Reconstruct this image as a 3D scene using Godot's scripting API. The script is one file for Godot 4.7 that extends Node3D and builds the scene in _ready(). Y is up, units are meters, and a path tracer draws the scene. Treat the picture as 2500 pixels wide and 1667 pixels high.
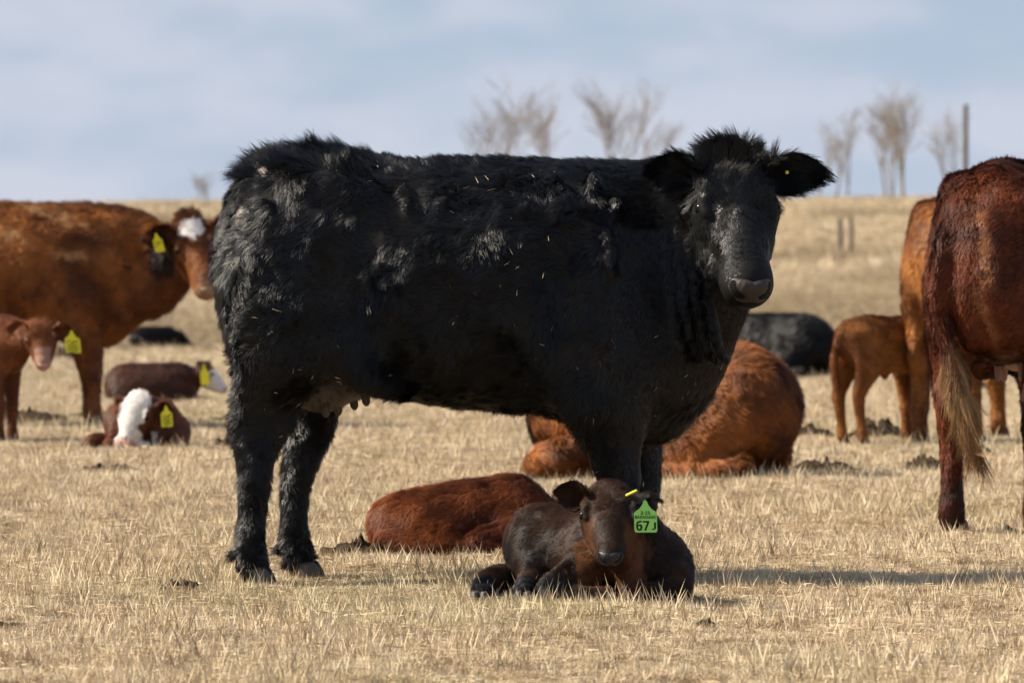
extends Node3D
# A black cow stands over her resting calf on a dry winter pasture; red cows and calves behind, bare trees on the rise.
# Units are metres, y is up, the camera looks along -z.

const EYE := 1.02                     # height of the crouching photographer's lens
const CAMERA_Z := 16.0

var rng := RandomNumberGenerator.new()
var lumps := FastNoiseLite.new()      # terrain and patches
var swirl := FastNoiseLite.new()      # hair flow
var tone := FastNoiseLite.new()       # colour variation
var M := {}
var used_names := {}
var locks := []                       # hair lock meshes

# ------------------------------------------------------------------ flesh: tapered elliptical tubes joined by a smooth minimum
class Flesh:
	var A := PackedVector3Array()
	var D := PackedVector3Array()
	var U := PackedVector3Array()
	var V := PackedVector3Array()
	var IL := PackedFloat32Array()
	var RU := PackedFloat32Array()
	var DU := PackedFloat32Array()
	var RV := PackedFloat32Array()
	var DV := PackedFloat32Array()
	var C := PackedInt32Array()
	var K := PackedFloat32Array()
	var chains := 0
	var kmax := 0.0
	var lo := Vector3(1e3, 1e3, 1e3)
	var hi := Vector3(-1e3, -1e3, -1e3)
	var nx := 0
	var ny := 0
	var nz := 0
	var cell := 0.01
	var values := PackedFloat32Array()
	var blocks := PackedInt32Array()

	# stations: [x, y, z, radius across, radius along the lateral axis]; negative blend cuts instead of adding
	func tube(stations: Array, blend: float, lateral := Vector3(0, 0, 1), t := Transform3D.IDENTITY, fine := 3) -> void:
		var pts := []
		var n := stations.size()
		for i in n - 1:
			for s in fine:
				var f := float(s) / fine
				var q := []
				for c in 5:
					var p1: float = stations[i][c]
					var p2: float = stations[i + 1][c]
					var p0: float = stations[maxi(i - 1, 0)][c]
					var p3: float = stations[mini(i + 2, n - 1)][c]
					var v := 0.5 * (2.0 * p1 + (p2 - p0) * f + (2.0 * p0 - 5.0 * p1 + 4.0 * p2 - p3) * f * f + (3.0 * p1 - p0 - 3.0 * p2 + p3) * f * f * f)
					if c > 2:
						v = clampf(v, minf(p1, p2) * 0.9, maxf(p1, p2) * 1.1)
					q.append(v)
				pts.append(q)
		pts.append(stations[n - 1])
		var lat := (t.basis * lateral).normalized()
		var scale := t.basis.x.length()
		for i in pts.size() - 1:
			var a := t * Vector3(pts[i][0], pts[i][1], pts[i][2])
			var b := t * Vector3(pts[i + 1][0], pts[i + 1][1], pts[i + 1][2])
			var d := b - a
			if d.length() < 1e-5:
				continue
			var u := lat.cross(d).normalized()
			var w := d.normalized().cross(u).normalized()
			A.append(a); D.append(d); U.append(u); V.append(w)
			IL.append(1.0 / d.length_squared())
			RU.append(pts[i][3] * scale); DU.append((pts[i + 1][3] - pts[i][3]) * scale)
			RV.append(pts[i][4] * scale); DV.append((pts[i + 1][4] - pts[i][4]) * scale)
			C.append(chains); K.append(blend * scale)
			if blend > 0.0:
				var r := Vector3.ONE * (maxf(maxf(pts[i][3], pts[i + 1][3]), maxf(pts[i][4], pts[i + 1][4])) * scale)
				lo = lo.min(a.min(b) - r)
				hi = hi.max(a.max(b) + r)
			kmax = maxf(kmax, absf(blend) * scale)
		chains += 1

	func one(p: Vector3, i: int) -> float:
		var ap := p - A[i]
		var t := clampf(ap.dot(D[i]) * IL[i], 0.0, 1.0)
		var r := ap - D[i] * t
		var ra := RU[i] + DU[i] * t
		var rb := RV[i] + DV[i] * t
		var x := r.dot(U[i])
		var y := r.dot(V[i])
		var m := minf(ra, rb)
		var rest := maxf(r.length_squared() - x * x - y * y, 0.0)
		return (sqrt(x * x / (ra * ra) + y * y / (rb * rb) + rest / (m * m)) - 1.0) * m

	func at(p: Vector3, idx: PackedInt32Array) -> float:
		var d := 1e3
		var cur := -1
		var best := 1e3
		var k := 0.0
		for i in idx:
			if C[i] != cur:
				if cur >= 0:
					d = join(d, best, k)
				cur = C[i]
				best = 1e3
				k = K[i]
			var ap := p - A[i]
			var t := clampf(ap.dot(D[i]) * IL[i], 0.0, 1.0)
			var r := ap - D[i] * t
			var ra := RU[i] + DU[i] * t
			var rb := RV[i] + DV[i] * t
			var x := r.dot(U[i])
			var y := r.dot(V[i])
			var m := minf(ra, rb)
			var rest := maxf(r.length_squared() - x * x - y * y, 0.0)
			var e := (sqrt(x * x / (ra * ra) + y * y / (rb * rb) + rest / (m * m)) - 1.0) * m
			if e < best:
				best = e
		return join(d, best, k) if cur >= 0 else d

	func join(d: float, e: float, k: float) -> float:
		if k > 0.0:
			var h := maxf(k - absf(d - e), 0.0) / k
			return minf(d, e) - h * h * k * 0.25
		var g := -e
		var h2 := maxf(-k - absf(d - g), 0.0) / -k
		return maxf(d, g) - h2 * h2 * k * 0.25

	func split(x: int, y: int, z: int, size: int, idx: PackedInt32Array) -> void:
		if x >= nx - 1 or y >= ny - 1 or z >= nz - 1:
			return
		var half := size * 0.5
		var c := lo + Vector3(x + half, y + half, z + half) * cell
		var hd := half * cell * 1.7321
		var keep := PackedInt32Array()
		for i in idx:
			if one(c, i) < hd + kmax:
				keep.append(i)
		if keep.is_empty():
			return
		if absf(at(c, keep)) > hd:
			return
		if size > 2:
			var h := size / 2
			for k in 8:
				split(x + (k & 1) * h, y + ((k >> 1) & 1) * h, z + ((k >> 2) & 1) * h, h, keep)
			return
		for dz in 3:
			for dy in 3:
				for dx in 3:
					var gx := x + dx
					var gy := y + dy
					var gz := z + dz
					if gx < nx and gy < ny and gz < nz:
						var n := (gz * ny + gy) * nx + gx
						if values[n] > 900.0:
							values[n] = at(lo + Vector3(gx, gy, gz) * cell, keep)
		blocks.append(x); blocks.append(y); blocks.append(z)

	# surface nets; returns {v, n, i}
	func skin(size: float) -> Dictionary:
		cell = size
		lo -= Vector3.ONE * (cell * 2.0)
		hi += Vector3.ONE * (cell * 2.0)
		nx = int((hi.x - lo.x) / cell) + 2
		ny = int((hi.y - lo.y) / cell) + 2
		nz = int((hi.z - lo.z) / cell) + 2
		values.resize(nx * ny * nz)
		values.fill(1000.0)
		var all := PackedInt32Array(range(A.size()))
		for z in range(0, nz, 32):
			for y in range(0, ny, 32):
				for x in range(0, nx, 32):
					split(x, y, z, 32, all)
		var verts := PackedVector3Array()
		var norms := PackedVector3Array()
		var own := PackedInt32Array()
		own.resize(nx * ny * nz)
		own.fill(-1)
		var cells := PackedInt32Array()
		var sy := nx
		var sz := nx * ny
		var off := PackedInt32Array([0, 1, sy, sy + 1, sz, sz + 1, sz + sy, sz + sy + 1])
		var pairs := PackedInt32Array([0, 1, 2, 3, 4, 5, 6, 7, 0, 2, 1, 3, 4, 6, 5, 7, 0, 4, 1, 5, 2, 6, 3, 7])
		var v := PackedFloat32Array()
		v.resize(8)
		for b in range(0, blocks.size(), 3):
			for c in 8:
				var x := blocks[b] + (c & 1)
				var y := blocks[b + 1] + ((c >> 1) & 1)
				var z := blocks[b + 2] + ((c >> 2) & 1)
				if x >= nx - 1 or y >= ny - 1 or z >= nz - 1:
					continue
				var n := z * sz + y * sy + x
				var inside := 0
				for q in 8:
					v[q] = values[n + off[q]]
					if v[q] < 0.0:
						inside += 1
				if inside == 0 or inside == 8:
					continue
				var sum := Vector3.ZERO
				var count := 0
				for e in range(0, 24, 2):
					var i := pairs[e]
					var j := pairs[e + 1]
					if (v[i] < 0.0) != (v[j] < 0.0):
						var t := v[i] / (v[i] - v[j])
						var pi := Vector3(i & 1, (i >> 1) & 1, (i >> 2) & 1)
						var pj := Vector3(j & 1, (j >> 1) & 1, (j >> 2) & 1)
						sum += pi + (pj - pi) * t
						count += 1
				own[n] = verts.size()
				cells.append(n)
				verts.append(lo + (Vector3(x, y, z) + sum / count) * cell)
				var g := Vector3(v[1] + v[3] + v[5] + v[7] - v[0] - v[2] - v[4] - v[6], v[2] + v[3] + v[6] + v[7] - v[0] - v[1] - v[4] - v[5], v[4] + v[5] + v[6] + v[7] - v[0] - v[1] - v[2] - v[3])
				norms.append(g.normalized())
		var index := PackedInt32Array()
		var step := PackedInt32Array([1, sy, sz])
		for n in cells:
			var here := values[n] < 0.0
			for a in 3:
				var there := values[n + step[a]] < 0.0
				if here == there:
					continue
				var s1 := step[(a + 1) % 3]
				var s2 := step[(a + 2) % 3]
				var q0 := own[n - s1 - s2]
				var q1 := own[n - s2]
				var q2 := own[n]
				var q3 := own[n - s1]
				if q0 < 0 or q1 < 0 or q3 < 0:
					continue
				if here:
					index.append_array(PackedInt32Array([q0, q2, q1, q0, q3, q2]))
				else:
					index.append_array(PackedInt32Array([q0, q1, q2, q0, q2, q3]))
		values.clear()
		return {"v": verts, "n": norms, "i": index}

# ------------------------------------------------------------------ small helpers
func lin(r: float, g: float, b: float) -> Color:
	return Color(r, g, b).linear_to_srgb()

func material(called: String, color: Color, rough := 0.8, spec := 0.5, vertex := false) -> StandardMaterial3D:
	var m := StandardMaterial3D.new()
	m.resource_name = called
	m.albedo_color = color
	m.roughness = rough
	m.metallic_specular = spec
	m.vertex_color_use_as_albedo = vertex
	m.cull_mode = BaseMaterial3D.CULL_DISABLED
	M[called] = m
	return m

func numbered(called: String) -> String:
	if not used_names.has(called):
		used_names[called] = 0
		return called
	used_names[called] += 1
	return "%s_%03d" % [called, used_names[called]]

func thing(called: String, label: String, category: String, where: Vector3, turn := 0.0, group := "") -> Node3D:
	var o := Node3D.new()
	o.name = numbered(called)
	add_child(o)
	o.position = where
	o.rotation.y = turn
	o.set_meta("label", label)
	o.set_meta("category", category)
	if group:
		o.set_meta("group", group)
	return o

func part(called: String, mesh: Mesh, m: Material, parent: Node) -> MeshInstance3D:
	var o := MeshInstance3D.new()
	o.name = called
	o.mesh = mesh
	if m:
		o.material_override = m
	parent.add_child(o, true)
	return o

func commit(g: Dictionary, colors := PackedColorArray()) -> ArrayMesh:
	var arrays := []
	arrays.resize(Mesh.ARRAY_MAX)
	arrays[Mesh.ARRAY_VERTEX] = g.v
	arrays[Mesh.ARRAY_NORMAL] = g.n
	arrays[Mesh.ARRAY_INDEX] = g.i
	if colors.size():
		arrays[Mesh.ARRAY_COLOR] = colors
	var am := ArrayMesh.new()
	am.add_surface_from_arrays(Mesh.PRIMITIVE_TRIANGLES, arrays)
	return am

func smooth_normals(v: PackedVector3Array, idx: PackedInt32Array) -> PackedVector3Array:
	var n := PackedVector3Array()
	n.resize(v.size())
	for t in range(0, idx.size(), 3):
		var c := (v[idx[t + 2]] - v[idx[t]]).cross(v[idx[t + 1]] - v[idx[t]])
		for k in 3:
			n[idx[t + k]] += c
	for i in n.size():
		n[i] = n[i].normalized()
	return n

# rings of points joined into a closed skin
func loft(rings: Array, closed := true) -> Dictionary:
	var v := PackedVector3Array()
	var idx := PackedInt32Array()
	var n: int = rings[0].size()
	for r in rings:
		for p in r:
			v.append(p)
	for i in rings.size() - 1:
		for j in n:
			var a := i * n + j
			var b := i * n + (j + 1) % n
			idx.append_array(PackedInt32Array([a, b, a + n, b, b + n, a + n]))
	if closed:
		for e in 2:
			var base: int = 0 if e == 0 else (rings.size() - 1) * n
			var c := Vector3.ZERO
			for j in n:
				c += v[base + j]
			var ci := v.size()
			v.append(c / n)
			for j in n:
				var a := base + j
				var b := base + (j + 1) % n
				idx.append_array(PackedInt32Array([ci, b, a] if e == 0 else [ci, a, b]))
	# outward check: flip when the volume is negative
	var vol := 0.0
	for t in range(0, idx.size(), 3):
		vol += v[idx[t]].dot(v[idx[t + 1]].cross(v[idx[t + 2]]))
	if vol > 0.0:
		for t in range(0, idx.size(), 3):
			var s := idx[t + 1]
			idx[t + 1] = idx[t + 2]
			idx[t + 2] = s
	return {"v": v, "n": smooth_normals(v, idx), "i": idx}

func pipe(points: Array, radii: Array, sides := 8) -> Dictionary:
	var rings := []
	for i in points.size():
		var d: Vector3 = (points[mini(i + 1, points.size() - 1)] - points[maxi(i - 1, 0)]).normalized()
		var x := d.cross(Vector3(0.31, 0.2, 0.93)).normalized()
		var y := d.cross(x)
		var ring := []
		for j in sides:
			var f := TAU * j / sides
			ring.append(points[i] + (x * cos(f) + y * sin(f)) * radii[i])
		rings.append(ring)
	return loft(rings)

func merge(a: Dictionary, b: Dictionary) -> void:
	var base: int = a.v.size()
	a.v.append_array(b.v)
	a.n.append_array(b.n)
	var idx: PackedInt32Array = b.i
	var out: PackedInt32Array = a.i
	for i in idx:
		out.append(i + base)
	a.i = out

func blank() -> Dictionary:
	return {"v": PackedVector3Array(), "n": PackedVector3Array(), "i": PackedInt32Array()}

func ground(x: float, z: float) -> float:
	var d := CAMERA_Z - z
	var near := lumps.get_noise_2d(x * 1.6, z * 1.6) * 0.018 + lumps.get_noise_2d(x * 6.0 + 50.0, z * 6.0) * 0.008
	var far := smoothstep(55.0, 420.0, d) * (5.1 + clampf(x * 0.0105, -0.6, 0.9))
	far += smoothstep(60.0, 200.0, d) * lumps.get_noise_2d(x * 0.05 + 9.0, z * 0.05) * 0.7
	if d > 420.0:
		far -= (d - 420.0) * 0.02
	return near + far

# ------------------------------------------------------------------ hair
# a lock of a few strands: y runs from root to tip (0..1), z away from the skin
func make_lock(seed_number: int, strands: int, width: float, spread: float, curl: float) -> ArrayMesh:
	var r := RandomNumberGenerator.new()
	r.seed = seed_number
	var g := blank()
	var v: PackedVector3Array = g.v
	var n: PackedVector3Array = g.n
	var idx: PackedInt32Array = g.i
	for s in strands:
		var root := Vector3(r.randfn() * spread * 0.5, r.randf_range(-0.05, 0.12), r.randf_range(-0.1, 0.1))
		var lean := Vector3(r.randfn() * spread * 0.3 - root.x * 0.75, 0.0, r.randf_range(-0.05, 0.3))
		var length := r.randf_range(0.65, 1.0)
		var phase := r.randf() * TAU
		var bow := r.randf_range(0.25, 0.7)
		var base := v.size()
		var steps := [0.0, 0.34, 0.7, 1.0]
		for k in 4:
			var t: float = steps[k]
			var c := root + Vector3(0, length * t, 0) + lean * pow(t, 1.4)
			c.z -= bow * t * t
			c.x += sin(phase + t * 4.0) * curl * t
			c.z += cos(phase + t * 4.0) * curl * t * 0.5
			var w := width * (1.0 - 0.55 * t) * r.randf_range(0.85, 1.15)
			if k < 3:
				v.append(c + Vector3(-w, 0, 0)); n.append(Vector3(-0.75, 0.1, 0.65).normalized())
				v.append(c + Vector3(0, 0, w * 0.7)); n.append(Vector3(0, 0.1, 1).normalized())
				v.append(c + Vector3(w, 0, 0)); n.append(Vector3(0.75, 0.1, 0.65).normalized())
			else:
				v.append(c); n.append(Vector3(0, 0.3, 1).normalized())
		for k in 2:
			for e in 2:
				var a := base + k * 3 + e
				idx.append_array(PackedInt32Array([a, a + 3, a + 1, a + 1, a + 3, a + 4]))
		var l := base + 6
		idx.append_array(PackedInt32Array([l, l + 3, l + 1, l + 1, l + 3, l + 2]))
	g.v = v; g.n = n; g.i = idx
	return commit(g)

# what the hair does at a place; filled by each animal's own function
var h_len := 0.04
var h_flow := Vector3(-0.8, -0.6, 0)
var h_lift := 0.35
var h_color := Color(0.02, 0.02, 0.02)
var h_dense := 1.0
var h_swirl := 0.6
var h_width := 0.036

func coat(root: Node3D, shapes: Array, density: float, style: Callable, m: Material) -> void:
	var made := []
	for k in locks.size():
		made.append([PackedFloat32Array()])
	var buffers := []
	for k in locks.size():
		buffers.append(PackedFloat32Array())
	for g in shapes:
		var v: PackedVector3Array = g.v
		var n: PackedVector3Array = g.n
		var idx: PackedInt32Array = g.i
		var owed := 0.0
		for t in range(0, idx.size(), 3):
			var a := v[idx[t]]
			var b := v[idx[t + 1]]
			var c := v[idx[t + 2]]
			owed += (b - a).cross(c - a).length() * 0.5 * density
			while owed > 0.0:
				owed -= 1.0
				var f := rng.randf()
				var e := rng.randf()
				if f + e > 1.0:
					f = 1.0 - f
					e = 1.0 - e
				var p := a + (b - a) * f + (c - a) * e
				var nn := (n[idx[t]] * (1.0 - f - e) + n[idx[t + 1]] * f + n[idx[t + 2]] * e).normalized()
				style.call(p, nn)
				if h_dense < 1.0 and rng.randf() > h_dense:
					continue
				if h_len <= 0.0:
					continue
				var flow := h_flow - nn * h_flow.dot(nn)
				if flow.length_squared() < 1e-6:
					continue
				flow = flow.normalized()
				var turn := (swirl.get_noise_3d(p.x * 9.0, p.y * 9.0, p.z * 9.0) * 1.9 + swirl.get_noise_3d(p.x * 30.0 + 70.0, p.y * 30.0, p.z * 30.0) * 1.1) * h_swirl + rng.randfn() * 0.16
				flow = flow.rotated(nn, turn)
				var lift := clampf(h_lift + swirl.get_noise_3d(p.x * 14.0, p.y * 14.0 + 40.0, p.z * 14.0) * 0.5 * h_swirl + rng.randfn() * 0.08, 0.06, 1.4)
				var y := (flow * cos(lift) + nn * sin(lift)).normalized()
				var x := y.cross(nn).normalized()
				var z := x.cross(y)
				var length := h_len * rng.randf_range(0.7, 1.2)
				var q := p - nn * minf(0.003, h_len * 0.06)
				var w := h_width
				x *= w
				y *= length
				z *= minf(w, length * 0.5)
				var shade := rng.randf_range(0.75, 1.25)
				var buf: PackedFloat32Array = buffers[rng.randi() % locks.size()]
				buf.append_array(PackedFloat32Array([x.x, y.x, z.x, q.x, x.y, y.y, z.y, q.y, x.z, y.z, z.z, q.z, h_color.r * shade, h_color.g * shade, h_color.b * shade, 1.0]))
	for k in locks.size():
		var buf: PackedFloat32Array = buffers[k]
		if buf.is_empty():
			continue
		var mm := MultiMesh.new()
		mm.transform_format = MultiMesh.TRANSFORM_3D
		mm.use_colors = true
		mm.mesh = locks[k]
		mm.instance_count = buf.size() / 16
		mm.buffer = buf
		var o := MultiMeshInstance3D.new()
		o.name = "coat"
		o.multimesh = mm
		o.material_override = m
		o.set_meta("kind", "stuff")
		root.add_child(o, true)

func paint(g: Dictionary, style: Callable, darker := 0.75) -> PackedColorArray:
	var c := PackedColorArray()
	c.resize(g.v.size())
	for i in g.v.size():
		style.call(g.v[i], g.n[i])
		c[i] = Color(h_color.r * darker, h_color.g * darker, h_color.b * darker)
	return c

# ------------------------------------------------------------------ pieces shared by cows and calves
# ear: a cupped leaf shell; axis runs to the tip, open is the way the hollow faces
func ear_shape(base: Vector3, axis: Vector3, open: Vector3, length: float, width: float) -> Dictionary:
	axis = axis.normalized()
	var side := axis.cross(open).normalized()
	open = side.cross(axis).normalized()
	var rings := []
	for i in 13:
		var s := i / 12.0
		var w := width * (0.42 + 0.58 * sin(PI * pow(s, 0.85))) * sqrt(maxf(1.0 - pow(s, 5.0), 0.0)) + 0.0015
		var cup: float = lerpf(2.3, 0.75, smoothstep(0.0, 0.65, s))
		var r: float = w / (sin(minf(cup, 1.5)))
		var thick := width * 0.11 * (1.0 - 0.6 * s)
		var ring := []
		for k in 20:
			var outer := k < 10
			var f: float = lerpf(-cup, cup, k / 9.0) if outer else lerpf(cup, -cup, (k - 10) / 9.0)
			var rr: float = r + (thick if outer else 0.0)
			var droop := -0.10 * length * s * s
			ring.append(base + axis * (length * s) + side * (sin(f) * rr) + open * ((1.0 - cos(f)) * rr * 0.85 - (0.0 if not outer else 0.0) - r * 0.4) + Vector3(0, droop, 0))
		rings.append(ring)
	return loft(rings)

# cloven hoof: two claws side by side, toe towards forward
func hoof_shape(at: Vector3, forward: Vector3, size: float) -> Dictionary:
	forward = Vector3(forward.x, 0, forward.z).normalized()
	var side := Vector3(-forward.z, 0, forward.x)
	var g := blank()
	for s in [-1.0, 1.0]:
		var rings := []
		for st in [[0.0, -0.30, 0.92, 0.43, 0.02], [0.12, -0.30, 0.97, 0.45, 0.0], [0.5, -0.34, 0.86, 0.44, 0.0], [0.85, -0.40, 0.66, 0.42, 0.0], [1.0, -0.42, 0.52, 0.34, 0.0]]:
			var ring := []
			for k in 12:
				var f := TAU * k / 12.0
				var along: float = lerpf(st[1], st[2], 0.5 + 0.5 * cos(f))
				var across: float = sin(f) * st[3] * (1.0 - 0.35 * maxf(cos(f), 0.0))
				ring.append(at + forward * (along * size) + side * ((across * 0.98 + s * 0.47) * size) + Vector3(0, (st[0] * 1.05) * size, 0))
			rings.append(ring)
		merge(g, loft(rings))
	return g

func ball(center: Vector3, radius: float, squash := Vector3.ONE) -> Dictionary:
	var rings := []
	for i in range(1, 8):
		var a := PI * i / 8.0
		var ring := []
		for k in 14:
			var f := TAU * k / 14.0
			ring.append(center + Vector3(sin(a) * cos(f), cos(a), sin(a) * sin(f)) * radius * squash)
		rings.append(ring)
	return loft(rings)

# plastic tag hung from an ear: neck and a rounded panel, 2 mm thick; right and up span its face
func tag_shape(top: Vector3, right: Vector3, up: Vector3, width: float, height: float) -> Dictionary:
	var outline := [[0.0, 0.0], [0.07, -0.02], [0.13, -0.14], [0.27, -0.27], [0.44, -0.35], [0.5, -0.40], [0.5, -0.93], [0.45, -1.0], [-0.45, -1.0], [-0.5, -0.93], [-0.5, -0.40], [-0.44, -0.35], [-0.27, -0.27], [-0.13, -0.14], [-0.07, -0.02]]
	var face := right.cross(up).normalized()
	var v := PackedVector3Array()
	var n := PackedVector3Array()
	var idx := PackedInt32Array()
	for s in [1.0, -1.0]:
		var b := v.size()
		v.append(top + up * (-0.6 * height) + face * (0.001 * s)); n.append(face * s)
		for p in outline:
			v.append(top + right * (p[0] * width) + up * (p[1] * height) + face * (0.001 * s)); n.append(face * s)
		for k in outline.size():
			var k2 := (k + 1) % outline.size()
			idx.append_array(PackedInt32Array([b, b + 1 + k, b + 1 + k2] if s > 0 else [b, b + 1 + k2, b + 1 + k]))
	for k in outline.size():
		var p: Array = outline[k]
		var q: Array = outline[(k + 1) % outline.size()]
		var b := v.size()
		var a1: Vector3 = top + right * (p[0] * width) + up * (p[1] * height)
		var a2: Vector3 = top + right * (q[0] * width) + up * (q[1] * height)
		var out: Vector3 = (a2 - a1).cross(face).normalized()
		for pt in [a1 + face * 0.001, a2 + face * 0.001, a2 - face * 0.001, a1 - face * 0.001]:
			v.append(pt); n.append(-out)
		idx.append_array(PackedInt32Array([b, b + 1, b + 2, b, b + 2, b + 3]))
	return {"v": v, "n": n, "i": idx}

func lettering(words: Array, parent: Node3D, top: Vector3, right: Vector3, up: Vector3, width: float, height: float) -> void:
	var font := SystemFont.new()
	font.font_names = PackedStringArray(["Droid Sans"])
	font.font_weight = 700
	var face := right.cross(up).normalized()
	for w in words:
		var t := TextMesh.new()
		t.text = w[0]
		t.font = font
		t.font_size = 64
		t.pixel_size = 0.01
		t.depth = 0.02
		var size: Vector3 = t.get_aabb().size
		var center: Vector3 = t.get_aabb().get_center()
		var sx: float = w[3] * width / maxf(size.x, 0.01)
		var sy: float = w[4] * height / maxf(size.y, 0.01)
		var o := part("lettering", t, M.ink, parent)
		var b := Basis(right * sx, up * sy, face * 0.03)
		o.transform = Transform3D(b, top + right * (w[1] * width) + up * (w[2] * height) + face * 0.0012 - b * Vector3(center.x, center.y, 0))

# head frame: x lateral (the animal's left), y out of the forehead, z towards the nose; origin at the poll
func head_frame(poll: Vector3, forward: Vector3, dorsal: Vector3, size: float) -> Transform3D:
	var f := forward.normalized()
	var x := dorsal.cross(f).normalized()
	var y := f.cross(x).normalized()
	return Transform3D(Basis(x * size, y * size, f * size), poll)

func head_flesh(f: Flesh, h: Transform3D, calf := false) -> void:
	var lat := Vector3(1, 0, 0)
	if calf:
		f.tube([[0, -0.10, -0.01, 0.075, 0.10], [0, -0.12, 0.05, 0.115, 0.132], [0, -0.135, 0.13, 0.138, 0.150], [0, -0.14, 0.20, 0.135, 0.138], [0, -0.135, 0.28, 0.11, 0.105], [0, -0.13, 0.34, 0.088, 0.085], [0, -0.125, 0.385, 0.077, 0.080], [0, -0.125, 0.41, 0.06, 0.062], [0, -0.125, 0.42, 0.04, 0.04]], 0.04, lat, h)
	else:
		f.tube([[0, -0.07, -0.03, 0.07, 0.085], [0, -0.10, 0.04, 0.10, 0.108], [0, -0.125, 0.12, 0.125, 0.118], [0, -0.127, 0.19, 0.125, 0.112], [0, -0.118, 0.27, 0.112, 0.092], [0, -0.102, 0.36, 0.092, 0.079], [0, -0.095, 0.42, 0.082, 0.084], [0, -0.092, 0.45, 0.07, 0.078], [0, -0.092, 0.465, 0.045, 0.048]], 0.04, lat, h)
	var w := 0.118 if calf else 0.098
	for s in [-1.0, 1.0]:
		f.tube([[s * w, -0.055, 0.13, 0.030, 0.028], [s * (w + 0.008), -0.075, 0.185, 0.036, 0.030], [s * w * 0.9, -0.10, 0.23, 0.026, 0.022]], 0.03, lat, h, 2)   # brow and cheekbone round the eye
		f.tube([[s * (w + 0.006), -0.030, 0.150, 0.012, 0.014], [s * (w + 0.018), -0.040, 0.178, 0.011, 0.013], [s * (w + 0.008), -0.045, 0.208, 0.010, 0.010]], 0.018, lat, h, 2)   # upper lid
		f.tube([[s * 0.05, -0.19, 0.12, 0.05, 0.04], [s * 0.058, -0.195, 0.20, 0.052, 0.040], [s * 0.05, -0.165, 0.33, 0.038, 0.030]], 0.04, lat, h, 2)      # jaw
	f.tube([[0, -0.135 if not calf else -0.165, 0.36, 0.035, 0.05], [0, -0.145 if not calf else -0.172, 0.43 if not calf else 0.40, 0.032, 0.048], [0, -0.14 if not calf else -0.168, 0.465 if not calf else 0.43, 0.02, 0.03]], 0.03, lat, h, 2)  # chin

func nose_shape(h: Transform3D, calf := false, cell := 0.004) -> Dictionary:
	var f := Flesh.new()
	var z := 0.438 if calf else 0.488
	var y := -0.108 if calf else -0.070
	f.tube([[-0.044, y - 0.002, z - 0.020, 0.036, 0.026], [-0.024, y - 0.003, z - 0.004, 0.046, 0.032], [0.0, y - 0.006, z, 0.046, 0.032], [0.024, y - 0.003, z - 0.004, 0.046, 0.032], [0.044, y - 0.002, z - 0.020, 0.036, 0.026]], 0.01, Vector3(0, 0, 1), h)
	for s in [-1.0, 1.0]:
		f.tube([[s * 0.028, y + 0.004, z + 0.045, 0.013, 0.009], [s * 0.040, y + 0.002, z + 0.018, 0.017, 0.011], [s * 0.052, y + 0.016, z - 0.012, 0.014, 0.010]], -0.008, Vector3(0, 1, 0), h, 2)
	return f.skin(cell)

func scaled(shape: Dictionary, center: Vector3, k: float) -> Dictionary:
	for i in shape.v.size():
		shape.v[i] = center + (shape.v[i] - center) * k
	return shape

# ------------------------------------------------------------------ the black cow
var head_now := Transform3D.IDENTITY       # head frame of the animal being furred
var head_back := Transform3D.IDENTITY

func use_head(h: Transform3D) -> void:
	head_now = h
	head_back = h.affine_inverse()

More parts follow.
